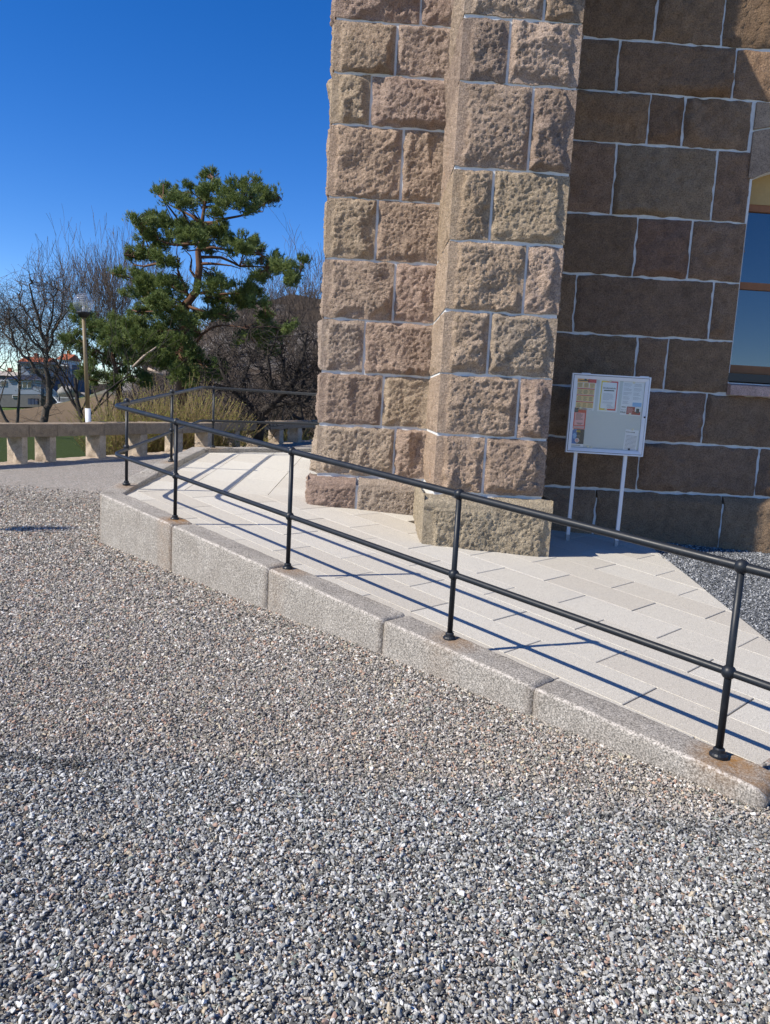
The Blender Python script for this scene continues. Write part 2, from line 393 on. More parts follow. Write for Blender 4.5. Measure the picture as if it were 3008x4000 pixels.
# window opening
WUL = (onb(2935, 709)[0] + onb(2862, 1373)[0]) / 2; WUR = WUL + 1.25; WZ0 = onb(2860, 1462)[1]; WZS = onb(2948, 702)[1]; RISE = .17
def arch_z(u):
    h_ = (WUR - WUL) / 2; R_ = (h_ * h_ + RISE * RISE) / (2 * RISE); c = (WUL + WUR) / 2
    return WZS - (R_ - RISE) + math.sqrt(max(R_ * R_ - (u - c) ** 2, 0))
wall = MB(); TH = .55
wall.box((UL + .03, 0, -.3), (WUL, TH, WTOP)); wall.box((WUR, 0, -.3), (UR, TH, WTOP)); wall.box((WUL, 0, -.3), (WUR, TH, WZ0 - .09))
na = 14; us = [WUL + (WUR - WUL) * i / na for i in range(na + 1)]
for a, b in zip(us[:-1], us[1:]):
    za, zb = arch_z(a), arch_z(b)
    wall.hexa([(a, 0, za), (b, 0, zb), (b, TH, zb), (a, TH, za), (a, 0, WTOP), (b, 0, WTOP), (b, TH, WTOP), (a, TH, WTOP)])
wall.box((UL + .06, TH, -.3), (UR, TH + .3, 1.0)); wall.box((UL + .06, 7.0, -.3), (UR, 7.6, WTOP)); wall.box((UL + .05, TH, 1.0), (UL + .6, 7.0, WTOP)); wall.box((UR - .6, TH, 1.0), (UR, 7.0, WTOP))
wall.box((UL + .05, .02, WTOP), (UR, 7.55, WTOP + .25))
WALL = wall.build('wall', M_MORT, BLD)
# stones left of the buttress
wingj = {0: [1540], 1: [1494], 2: [1423], 3: [1540], 4: [1470], 5: [1570], 6: [1449], 7: [1548], 8: [1644]}
wy = {0: 1760, 1: 1560, 2: 1350, 3: 1130, 4: 905, 5: 640, 6: 400, 7: 190, 8: 40}
tones_w = {(7, 1): (.45, .345, .28)}
for i in range(len(CW) - 1):
    js = [onb(x, wy[i])[0] for x in wingj[i]] if i in wingj else [UL + (PL - UL) * random.uniform(.35, .65)]
    ed = [UL] + js + [PL + .06]
    for k in range(len(ed) - 1):
        stone(WALL, ed[k], ed[k + 1], CW[i], CW[i + 1], 0, tones_w.get((i, k)), step=.0145 if i < 9 else .05, bulge=random.uniform(.055, .085), margin=(.075 if k == 0 else 0, 0, 0, 0), thick=.1 if k else .3,
              left_side=.5 if k == 0 else 0, facets=random.choice([4, 5, 6]))
# plinth left of the buttress
PLN = MB(); PLN.box((UL, -.056, -.3), (PL + .05, .05, .69)); PLN.box((PR, -.056, -.3), (UR, .05, .69))
PLNO = PLN.build('plinth', M_MORT, BLD)
j = onb(1393, 1900, .08)[0]
stone(PLNO, UL - .08, j, .2, CW[0] - .005, -.055, RED, step=.0145, bulge=.05, top_chamfer=(.11, .05), left_side=.4, thick=.25)
stone(PLNO, j, PL, .2, CW[0] - .005, -.055, (.46, .39, .30), step=.0145, bulge=.05, top_chamfer=(.11, .05))
# stones right of the buttress, around the window; its shade painted into darker, warmer tones
U = lambda px, py: onb(px, py)[0]
wj = {8: [U(2561, 80)], 7: [U(2413, 260), U(2867, 300)], 6: [U(2535, 450), U(2670, 460), U(2934, 470)], 5: [U(2398, 700), U(2790, 720)], 4: [U(2482, 950), U(2695, 970)],
      3: [U(2244, 1190), U(2777, 1215)], 2: [U(2484, 1400), U(2601, 1420)], 1: [U(2380, 1600), U(2750, 1620)], 0: [U(2490, 1840), U(2955, 1850)]}
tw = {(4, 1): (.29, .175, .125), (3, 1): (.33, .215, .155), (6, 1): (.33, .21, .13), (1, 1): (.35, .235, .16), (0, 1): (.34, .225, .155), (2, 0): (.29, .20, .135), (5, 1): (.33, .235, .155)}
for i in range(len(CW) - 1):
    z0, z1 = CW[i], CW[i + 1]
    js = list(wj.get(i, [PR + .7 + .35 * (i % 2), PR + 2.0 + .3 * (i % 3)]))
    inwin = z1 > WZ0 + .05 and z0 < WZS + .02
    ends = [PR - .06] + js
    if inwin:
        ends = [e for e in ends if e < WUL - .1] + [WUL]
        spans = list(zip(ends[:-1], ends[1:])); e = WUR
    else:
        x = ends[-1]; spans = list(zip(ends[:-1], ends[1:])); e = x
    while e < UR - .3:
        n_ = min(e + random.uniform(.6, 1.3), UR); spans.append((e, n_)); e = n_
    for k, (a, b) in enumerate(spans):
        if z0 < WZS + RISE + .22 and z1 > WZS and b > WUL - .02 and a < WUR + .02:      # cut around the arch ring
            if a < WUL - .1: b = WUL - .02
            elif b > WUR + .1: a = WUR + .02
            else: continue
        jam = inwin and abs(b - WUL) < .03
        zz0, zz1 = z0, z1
        stone(WALL, a, b, zz0, zz1, 0, tw.get((i, k)) or random.choice([(.34, .225, .145), (.315, .21, .135), (.36, .245, .16), (.30, .20, .13), (.34, .22, .145)]), step=.028 if b < 5.5 else .07, bulge=random.uniform(.03, .05), edge=.035, margin=(0, .055 if jam else 0, 0, 0), facets=4, right_side=.16 if jam else 0)  # tones darker and warmer than the left wall: buttress shade put into the colour
j1, j2 = U(2317, 2000), U(2806, 2030)
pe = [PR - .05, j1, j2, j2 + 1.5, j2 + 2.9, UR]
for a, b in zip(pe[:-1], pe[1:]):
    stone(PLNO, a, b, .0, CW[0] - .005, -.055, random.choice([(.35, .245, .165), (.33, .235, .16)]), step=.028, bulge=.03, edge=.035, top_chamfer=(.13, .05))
# stones of the window arch
def arch_stone(pts, col):
    m = MB(); A = [(u, -.028, z) for u, z in pts]; B = [(u, .165, z) for u, z in pts]; n = len(A)
    m.add(A + B, [tuple(range(n)), tuple(range(2 * n - 1, n - 1, -1))] + [(k, n + k, n + (k + 1) % n, (k + 1) % n) for k in range(n)]); o = m.build('stone', M_DRESS, WALL); o.color = (*col, 1)
zA = onb(2938, 518)[1]; zB = onb(3008, 503)[1]; uL = onb(2940, 480)[0]; c_ = (WUL + WUR) / 2; z7 = CW[7] - .012; fb = lambda u: min(zA + (zB - zA) / .22 * (u - uL), z7 - .18) 
cut = [uL, WUL + .34, WUL + .80, WUR + .06]
for k in range(3):
    a_, b_ = cut[k] + .012, cut[k + 1] - .012; us_ = [a_ + (b_ - a_) * t / 6 for t in range(7)]
    low = [(u, arch_z(min(max(u, WUL + .001), WUR - .001)) + .004) for u in us_]
    arch_stone(low + [(b_, fb(b_)), (a_, fb(a_))], [(.33, .25, .19), (.31, .235, .18), (.34, .26, .2)][k]); arch_stone([(a_, fb(a_) + .024), (b_, fb(b_) + .024), (b_, z7), (a_, z7)], [(.34, .26, .195), (.32, .24, .18), (.33, .25, .19)][k])
# buttress: core with a sloping set-off above, stepped back to a shallower shaft
HB0, HB1, DP1 = 6.77, 7.30, .81
m = MB(); m.box((PL + .02, -DP, -.3), (PR - .02, -.001, HB0))
m.hexa([(PL + .02, -DP, HB0), (PR - .02, -DP, HB0), (PR - .02, -.001, HB0), (PL + .02, -.001, HB0), (PL + .02, -DP1, HB1), (PR - .02, -DP1, HB1), (PR - .02, -.001, HB1), (PL + .02, -.001, HB1)])
m.box((PL + .02, -DP1, HB1), (PR - .02, -.001, WTOP))
BUT = m.build('buttress', M_MORT, BLD)
CP = [.79, 1.34, 1.905, 2.47, 3.09, 3.71, 4.43, 4.96, 5.5, 6.12, 6.75]
pj = {0: (1891, 1820), 1: (2022, 1590), 2: (1909, 1350), 3: (2050, 1100), 4: (1920, 810), 5: (2073, 500), 6: (1986, 220), 7: (2124, 50)}
tp = {(0, 0): (.50, .38, .28), (4, 0): (.48, .365, .285)}
for i in range(len(CP) - 1):
    jx = onb(*pj[i], DP)[0] if i in pj else PL + (PR - PL) * (.35 + .3 * (i % 2))
    st = .013 if i < 8 else .045
    stone(BUT, PL, jx, CP[i], CP[i + 1], -DP, tp.get((i, 0)), step=st, bulge=random.uniform(.065, .095), margin=(.085, 0, 0, 0), left_side=DP - .07, thick=.15, facets=6)
    stone(BUT, jx, PR, CP[i], CP[i + 1], -DP, tp.get((i, 1)), step=st, bulge=random.uniform(.06, .09), margin=(0, .07, 0, 0), right_side=.8, thick=.15, facets=5)
z_ = 7.34
while z_ < WTOP - .3:
    jx = PL + (PR - PL) * random.uniform(.35, .65); z2 = min(z_ + random.uniform(.52, .62), WTOP)
    stone(BUT, PL, jx, z_, z2, -DP1, step=.05, bulge=.06, left_side=.7, thick=.15); stone(BUT, jx, PR, z_, z2, -DP1, step=.05, bulge=.06, right_side=.7, thick=.15); z_ = z2
m = MB(); m.hexa([(PL - .06, -DP - .07, HB0 + .001), (PR + .06, -DP - .07, HB0 + .001), (PR + .06, -.1, HB0 + .001), (PL - .06, -.1, HB0 + .001), (PL - .06, -DP1 + .02, HB1 + .035), (PR + .06, -DP1 + .02, HB1 + .035), (PR + .06, -.1, HB1 + .035), (PL - .06, -.1, HB1 + .035)]); o = m.build('set_off_stone', M_DRESS, BUT); o.color = (.4, .31, .235, 1)
stone(BUT, PL - .085, PR + .085, .02, CP[0] - .005, -DP - .08, (.48, .40, .30), step=.013, bulge=.05, top_chamfer=(.12, .06), margin=(.10, .07, 0, 0), left_side=DP - .02, right_side=DP - .02, thick=.15)

# window
WIN = empty('window', (0, 0, 0)); WIN.parent = BLD
M_FRAME = plain('brown_window_paint', (.26, .10, .035), .5, 0, .4, .25, 20)
M_OCHRE = plain('ochre_render', (.42, .29, .13), .9, 0, .2, .12, 30, .3)
M_INT = plain('dark_room', (.012, .013, .016), .9)
q = N('window_glass'); M_GLASS = q.set((.012, .018, .03), .03, 0, .9); q.b.inputs['IOR'].default_value = 1.9
yf = .17
def archpoly(mb, inset, y0, y1, z0):
    """solid strip frame following the opening"""
def ring(name, i0, i1, ya, yb, mat, parent):
    m = MB(); n_ = 12
    def outline(i):
        pts = [(WUL + i, WZ0 + i), (WUR - i, WZ0 + i)]
        for k in range(n_ + 1):
            u = (WUR - i) + (WUL + i - WUR + i) * k / n_; pts.append((u, arch_z(min(max(u, WUL + .001), WUR - .001)) - i))
        return pts
    A, B = outline(i0), outline(i1); n = len(A)
    for k in range(n):
        k2 = (k + 1) % n
        m.hexa([(A[k][0], ya, A[k][1]), (A[k2][0], ya, A[k2][1]), (A[k2][0], yb, A[k2][1]), (A[k][0], yb, A[k][1]), (B[k][0], ya, B[k][1]), (B[k2][0], ya, B[k2][1]), (B[k2][0], yb, B[k2][1]), (B[k][0], yb, B[k][1])])
    return m.build(name, mat, parent)
FRM = ring('frame', .0, .06, yf, yf + .07, M_FRAME, WIN)
m = MB(); zt = onb(2945, 800, -yf)[1]
m.poly([(WUL, yf - .012, zt)] + [(WUR, yf - .012, zt)] + [(u, yf - .012, arch_z(u) + .01) for u in reversed(us)])
m.build('arch_infill', M_OCHRE, WIN)
m = MB(); zm = onb(2905, 1117, -yf)[1]
for bb in (((WUL + .02, yf - .004, zm - .035), (WUR - .02, yf + .068, zm + .04)), ((WUL + .02, yf - .005, zt - .07), (WUR - .02, yf + .069, zt + .004)), ((WUL + .62 - .03, yf - .006, WZ0 + .10), (WUL + .62 + .03, yf + .067, zm - .03)), ((WUL + .02, yf - .007, WZ0 + .03), (WUR - .02, yf + .066, WZ0 + .115))):
    MB().box(*bb).build('glazing_bar', M_FRAME, WIN)
for z0, z1 in ((WZ0 + .05, zm), (zm, zt)):
    m = MB(); m.box((WUL + .04, yf + .028, z0), (WUR - .04, yf + .034, z1)); m.build('pane', M_GLASS, WIN)
m = MB(); m.box((WUL - .02, -.012, WZ0 - .075), (WUR + .02, .26, WZ0 + .012)); m.build('sill_flashing', plain('dark_flashing', (.018, .018, .02), .35, 0, .5), WIN)
m = MB(); zs0 = onb(2840, 1543)[1]
m.hexa([(WUL - .01, -.10, zs0), (WUR + .1, -.10, zs0), (WUR + .1, .1, zs0), (WUL - .01, .1, zs0), (WUL - .01, -.09, WZ0 - .12), (WUR + .1, -.09, WZ0 - .12), (WUR + .1, .1, WZ0 - .077), (WUL - .01, .1, WZ0 - .077)])
o = m.build('sill', M_DRESS, WIN); o.color = (.52, .36, .31, 1)

# ------------------------------------------------------------------ kerb of granite blocks round the ramp
POSTS = {}          # base points of the railing posts
def by_height(b, t, h=.9):
    rb, rt = ray(*b), ray(*t); nb, n2 = math.hypot(rb[0], rb[1]), math.hypot(rt[0], rt[1]); D = h / (rt[2] / n2 - rb[2] / nb)
    return Vector((rb[0] / nb * D, rb[1] / nb * D, HC + rb[2] / nb * D))
P1 = by_height((494, 1892), (494, 1558)); P6 = by_height((669, 1803), (673, 1523)); P7 = by_height((831, 1749), (843, 1510))
LX = (P1.x + P6.x) / 2
kline = lambda x: (x - KC[0]) / KD[0]
s_of = lambda p: float((np.array([p[0], p[1]]) - KC) @ KD)
front_posts = []
for b in ((692, 2028), (1118, 2221), (1755, 2495), (2804, 2953)):
    r = ray(*b); k0 = KZ - KS * float(KC @ KD); t = (k0 - HC) / (r[2] - KS * float(r[:2] @ KD)); q_ = CAM + t * r; front_posts.append(kerb_pt(s_of(q_), 0.0))
zleft = lambda y: P1.z + (P6.z - P1.z) / (P6.y - P1.y) * (y - P1.y)
BH = rad(43)                                       # heading of the far kerb
corner1 = Vector((LX, KC[1] + (LX - KC[0]) / KD[0] * KD[1], 0)); corner1.z = KZ + KS * s_of(corner1)
c2y = P7.y - (P7.x - LX) * math.tan(BH); corner2 = Vector((LX, c2y, P7.z)); P7.z = corner2.z = .815
corner3 = Vector((P7.x + 3.6 * math.cos(BH), P7.y + 3.6 * math.sin(BH), .815))
RUSTPTS = [P1, P6, P7] + front_posts
def kerb_block(p0, p1, n0, n1, w_out, w_in, zb, seed, endcap=False):
    """block between two axis points; n0/n1 outward normals at its ends"""
    L = (p1 - p0).length; nl = max(3, int(L / .03)); prof = []
    r = np.random.default_rng(seed)
    # profile across: outer bottom -> outer top (arris) -> inner top -> inner bottom ; (offset outward, height from top, absolute?)
    hs = [1.0, .8, .6, .4, .2, .06]
    rows = []
    for i in range(nl + 1):
        t = i / nl; p = p0.lerp(p1, t); n = (n0.lerp(n1, t))
        H_ = p.z - zb; row = []
        for k in hs: row.append((w_out + .006, -(.018 + (H_ - .018) * k), 0, 0))
        row += [(w_out + .005, -.016, 0, 0), (w_out + .002, -.009, 1, 0), (w_out - .005, -.002, .8, 1), (w_out - .013, 0, 0, 1)]
        for k in (.75, .5, .25, 0, -.25, -.5, -.75): row.append((w_out * k if k > 0 else w_in * k * 1.0, 0, 0, 1))
        row += [(-w_in + .012, 0, 0, 1), (-w_in, -.012, 0, 1), (-w_in, -.05, 0, 0), (-w_in, -.12, 0, 0), (-w_in, -.25, 0, 0)]
        rows.append([(p + n * o + Vector((0, 0, dz)), ar, tp_) for o, dz, ar, tp_ in row])
    nr = len(rows[0]); V = np.array([[tuple(x[0]) for x in row] for row in rows]); ar = np.array([[x[1] for x in row] for row in rows], float)
    S_ = np.linspace(0, L, nl + 1)[:, None] + np.zeros((1, nr)); Q_ = np.arange(nr)[None, :] * .05 + np.zeros((nl + 1, 1))
    dsp = .005 * fbm(S_ * 4 + seed, Q_ * 3, seed, 2) + .0022 * fbm(S_ * 22, Q_ * 22, seed + 2, 2) * (np.abs(np.arange(nr)[None, :] - 7.5) > 2)
    nrm = np.array([n0.x, n0.y]); 
    prof_out = np.array([1] * 6 + [1, 1, 1, .5] + [0] * 8 + [-1] * 4)[None, :]
    V[..., 0] += dsp * prof_out * n0.x; V[..., 1] += dsp * prof_out * n0.y
    V[..., 2] += dsp * (np.array([0] * 6 + [.6, .8, 1] + [1] * 10 + [.5, 0, 0])[None, :]) * 1.2
    endr = np.minimum(S_, L - S_); rnd = np.clip(1 - endr / .025, 0, 1) ** 2 * .012
    V[..., 2] -= rnd * (np.arange(nr)[None, :] > 5)
    V[..., 0] -= rnd * n0.x * prof_out; V[..., 1] -= rnd * n0.y * prof_out
    if endcap:      # rounded broken end
        e = np.clip(1 - (L - S_) / .10, 0, 1) ** 2; V[..., 2] -= .02 * e
    idx = np.arange((nl + 1) * nr).reshape(nl + 1, nr)
    Fq = [tuple(x) for x in np.stack([idx[:-1, :-1], idx[:-1, 1:], idx[1:, 1:], idx[1:, :-1]], -1).reshape(-1, 4)[:, ::-1]]
    me = bpy.data.meshes.new('kerb_stone'); me.from_pydata([tuple(v) for v in V.reshape(-1, 3)], [], Fq + [tuple(int(x) for x in idx[0]), tuple(int(x) for x in idx[-1][::-1])])
    a1 = me.attributes.new('arris', 'FLOAT', 'POINT'); a1.data.foreach_set('value', ar.ravel().astype(np.float32))
    ru = np.zeros(V.shape[:2])
    for P in RUSTPTS:
        dd = np.sqrt((V[..., 0] - P.x - .03) ** 2 + (V[..., 1] - P.y + .03) ** 2); ru = np.maximum(ru, np.clip(1.25 - dd / .16, 0, 1) * np.where(V[..., 2] > P.z - .04, 1, .55) * (1.0 if P is front_posts[-1] or P is front_posts[0] else .55))
    if endcap: ru = np.maximum(ru, .75 * np.clip(1 - (L - S_) / .35, 0, 1) * (np.arange(nr)[None, :] > 8))
    jd = np.clip(1 - endr / .06, 0, 1) * .5; ru = np.maximum(ru, jd * (np.arange(nr)[None, :] < 8) * (0.8 if seed == 1 else .25))
    a2 = me.attributes.new('rust', 'FLOAT', 'POINT'); a2.data.foreach_set('value', np.clip(ru, 0, 1).ravel().astype(np.float32))
    me.materials.append(M_KERB); me.polygons.foreach_set('use_smooth', [True] * len(me.polygons)); me.update()
    return me
KERB = empty('stone_kerb', (kerb_pt(0).x, kerb_pt(0).y, 0)); tag(KERB, 'low grey granite block kerb edging the ramp under the black railing', 'kerb')
def kobj(me):
    o = obj('kerb_stone', me, None, KERB); o.location = (-KERB.location.x, -KERB.location.y, 0)
WO, WI = .13, .085
kn = Vector((-KN[0], -KN[1], 0)); ln = Vector((-1, 0, 0)); bn = Vector((-math.sin(BH), math.cos(BH), 0))
mit1 = (kn + ln).normalized() / math.cos(kn.angle(ln) / 2); mit2 = (ln + bn).normalized() / math.cos(ln.angle(bn) / 2)
joints = [s_of(corner1), -2.29, -.86, .37, 1.51, 2.68]
for i in range(5):
    g0 = .004 if i else 0; a, b = kerb_pt(joints[i] + g0), kerb_pt(joints[i + 1] - .004)
    if i == 0: a = corner1.copy()
    kobj(kerb_block(a, b, mit1 if i == 0 else kn, kn, WO, WI, -.12, i + 1, i == 4))
ys = [corner1.y, corner1.y + 1.15, corner1.y + 2.3, corner2.y]
for i in range(3):
    a = Vector((LX, ys[i] + (.004 if i else 0), zleft(ys[i]))); b = Vector((LX, ys[i + 1] - (.004 if i < 2 else 0), zleft(ys[i + 1])))
    if i == 0: a = corner1.copy()
    if i == 2: b = corner2.copy()
    kobj(kerb_block(b, a, mit2 if i == 2 else ln, mit1 if i == 0 else ln, WO, WI, -.12, 11 + i))
bp = [corner2.lerp(corner3, t) for t in (0, .36, .7, 1.0)]
for i in range(3):
    d_ = (corner3 - corner2).normalized() * .004
    kobj(kerb_block(bp[i + 1] - d_, bp[i] + (d_ if i else Vector()), bn, mit2 if i == 0 else bn, WO, WI, -.12, 21 + i))

# ------------------------------------------------------------------ paving of the ramp: one object for each slab
def clip(poly, a, b):             # keep the left of a->b
    out = []; n = len(poly)
    side = lambda p: (b[0] - a[0]) * (p[1] - a[1]) - (b[1] - a[1]) * (p[0] - a[0])
    for i in range(n):
        p, q_ = poly[i], poly[(i + 1) % n]; sp, sq = side(p), side(q_)
        if sp >= 0: out.append(p)
        if (sp >= 0) != (sq >= 0):
            t = sp / (sp - sq); out.append((p[0] + t * (q_[0] - p[0]), p[1] + t * (q_[1] - p[1])))
    return out
def area(p): return .5 * sum(p[i][0] * p[(i + 1) % len(p)][1] - p[(i + 1) % len(p)][0] * p[i][1] for i in range(len(p)))
eR0, eR1 = onp(2556, 2146), onp(3000, 2500)
dR = (eR1 - eR0).normalized()
kA = kerb_pt(-6, -.0); kB = kerb_pt(5, -.0)
seamL = onp(560, 1905); seamR = onp(1240, 1945)
far0 = (corner2.x, corner2.y); far1 = (corner3.x, corner3.y)
bedpoly = [(LX, corner1.y), (kerb_pt(2.55).x, kerb_pt(2.55).y), (2.9, 2.15), (2.62, 2.4), (eR1.x, eR1.y), (eR0.x, eR0.y), (2.9, 9.0), (UL + .3, 9.0), (UL + .3, 13.5), (far1[0], far1[1]), far0]
RAMP = MB(); 
def ramp_z(x, y): return pz(x, y)
# bed: triangulated fan over a grid
gx_, gy_ = np.meshgrid(np.linspace(LX, 3.05, 60), np.linspace(2.2, 14.2, 110)); 
Vb = np.stack([gx_, gy_, np.minimum(PA + PGX * gx_ + PGY * gy_, .755) - .030], -1)
keep = np.ones(gx_.shape, bool)
sd1 = (gx_ - KC[0]) * KN[0] + (gy_ - KC[1]) * KN[1]; keep &= sd1 > -.02
sb = -(gx_ - far0[0]) * math.sin(BH) + (gy_ - far0[1]) * math.cos(BH); keep &= sb < .02
keep &= ~((gx_ > UL + .4) & (gy_ > 8.6)); keep &= gx_ < 2.86 + 0 * gx_
i_ = np.arange(gx_.size).reshape(gx_.shape); kq = keep[:-1, :-1] & keep[1:, :-1] & keep[:-1, 1:] & keep[1:, 1:]
Fq = np.stack([i_[:-1, :-1], i_[:-1, 1:], i_[1:, 1:], i_[1:, :-1]], -1)[kq]
RAMPO = obj('ramp_paving', fast_mesh('ramp_paving', Vb.reshape(-1, 3), Fq, M_BED)); RAMPO['kind'] = 'structure'; RAMPO['label'] = 'pale concrete slab paving of the sloping ramp'
def paver(poly):
    if len(poly) < 3 or abs(area(poly)) < .004: return
    if area(poly) < 0: poly = poly[::-1]
    cx_ = sum(p[0] for p in poly) / len(poly); cy_ = sum(p[1] for p in poly) / len(poly); cz_ = pz(cx_, cy_)
    dz = random.uniform(-.0015, .0015); m = MB(); n = len(poly); b = .004
    T = []
    for p in poly:
        v = Vector((p[0] - cx_, p[1] - cy_)); L = v.length or 1; T.append(((p[0] - cx_) * (1 - b / L), (p[1] - cy_) * (1 - b / L)))
    zt_ = lambda x, y: pz(cx_ + x, cy_ + y) - cz_ + dz
    top = [(x, y, zt_(x, y)) for x, y in T]; mid = [(p[0] - cx_, p[1] - cy_, zt_(p[0] - cx_, p[1] - cy_) - .003) for p in poly]; bot = [(x, y, z - .05) for x, y, z in mid]
    m.add(top + mid + bot, [tuple(range(n))] + [(n + k, n + (k + 1) % n, (k + 1) % n, k) for k in range(n)] + [(2 * n + k, 2 * n + (k + 1) % n, n + (k + 1) % n, n + k) for k in range(n)])
    o = m.build('paver', M_PAVE, RAMPO, (cx_, cy_, cz_))
def in_building(poly):
    c = w2b((sum(p[0] for p in poly) / len(poly), sum(p[1] for p in poly) / len(poly), 0))
    return (c[1] > .15 and c[0] > UL + .15) or (c[1] > -DP + .35 and PL + .25 < c[0] < PR - .25)
e2 = np.array([.7071, -.7071]); e1 = np.array([.7071, .7071]); SW, SL = .408, .80
org = np.array(onp(2200 + 495 * .5426, 2000 + 710 * .5426))[:2]
seam_a, seam_b = (seamL.x, seamL.y), (seamR.x, seamR.y)
for i in range(-14, 16):
    for jj in range(-12, 12):
        o0 = org + e1 * SW * i + e2 * (SL * jj + (SL / 2) * (i % 2))
        g1, g2 = .0022, .0045
        P = [o0 + e1 * g1 + e2 * g2, o0 + e1 * g1 + e2 * (SL - g2), o0 + e1 * (SW - g1) + e2 * (SL - g2), o0 + e1 * (SW - g1) + e2 * g2]
        poly = [tuple(x) for x in P][::1]
        if area(poly) < 0: poly = poly[::-1]
        poly = clip(poly, (kA.x, kA.y), (kB.x, kB.y)); poly = clip(poly, (LX + 0.0, 20), (LX, 0)) if poly else poly
        poly = clip(poly, (eR1.x, eR1.y), (eR0.x, eR0.y)) if poly else poly
        poly = clip(poly, seam_b, seam_a) if poly else poly
        poly = [p for p in poly]
        if poly and max(p[1] for p in poly) > 2.0 and not in_building(poly): poly = clip(poly, (10, 2.25), (-10, 2.25)[:1] + (2.25,)) if False else poly; paver(poly)
# landing slabs, laid square to the left kerb
SWL = .44
for i in range(-1, 9):
    for jj in range(-2, 9):
        x0 = LX + .10 + SWL * i; y0 = 7.75 + .80 * jj + (.40 if i % 2 else 0)
        poly = [(x0 + .003, y0 + .004), (x0 + SWL - .003, y0 + .004), (x0 + SWL - .003, y0 + .796), (x0 + .003, y0 + .796)]
        poly = clip(poly, seam_a, seam_b)
        poly = clip(poly, (LX, 20), (LX, 0)) if poly else poly
        poly = clip(poly, far1, far0) if poly else poly
        if poly and not in_building(poly): paver(poly)

# ------------------------------------------------------------------ railing
RAIL = empty('ramp_railing', (front_posts[1].x, front_posts[1].y, 0)); tag(RAIL, 'black painted tubular steel handrail with two rails and ball joints along the ramp', 'railing')
RO = Vector((-RAIL.location.x, -RAIL.location.y, 0))
def rounded(pts, r=.09, n=6):
    out = [pts[0]]
    for a, b, c in zip(pts[:-2], pts[1:-1], pts[2:]):
        u = (a - b).normalized(); v = (c - b).normalized(); p, q_ = b + u * r, b + v * r
        for k in range(n + 1):
            t = k / n; out.append(p * (1 - t) ** 2 + b * 2 * t * (1 - t) + q_ * t * t)
    out.append(pts[-1]); return out
def lift(p, h): return Vector((p[0], p[1], p[2] + h))
pend = kerb_pt(s_of(front_posts[-1]) + .95)
for nm, h, r in (('top_rail', .875, .0215), ('mid_rail', .395, .0185)):
    pts = [lift(corner3, h), lift(corner2, h), lift(corner1, h)] + [lift(p, h) for p in front_posts] + [lift(pend, h)]
    m = MB(); m.tube(rounded(pts, .11), r, 14)
    o = m.build(nm, M_STEEL, RAIL, RO, True)
m = MB(); a, b = lift(pend, .875), lift(pend, .395); dd = Vector((KD[0], KD[1], 0))
m.tube([a] + [a.lerp(b, t / 12) + dd * .24 * math.sin(math.pi * t / 12) for t in range(1, 12)] + [b], .0213, 12); m.build('end_loop', M_STEEL, RAIL, RO, True)
def ball(m, c, r, sq=1.0): m.lathe([(r * math.cos(t), r * sq * math.sin(t)) for t in [rad(x) for x in (-80, -60, -40, -20, 0, 20, 40, 60, 80)]], 14, c)
for p in front_posts + [P1, P6, P7]:
    m = MB(); m.tube([lift(p, .0), lift(p, .86)], .0165, 14); po = m.build('post', M_STEEL, RAIL, RO, True)
    m = MB(); m.lathe([(.040, -.004), (.040, .008), (.034, .016), (.026, .020), (.026, .034), (.020, .040)], 18, p); m.build('base_flange', M_STEEL, po, None, False)
    for h in (.395, .875):
        m = MB(); ball(m, lift(p, h), .0335, 1.0); m.build('ball_joint', M_STEEL, po, None, True)

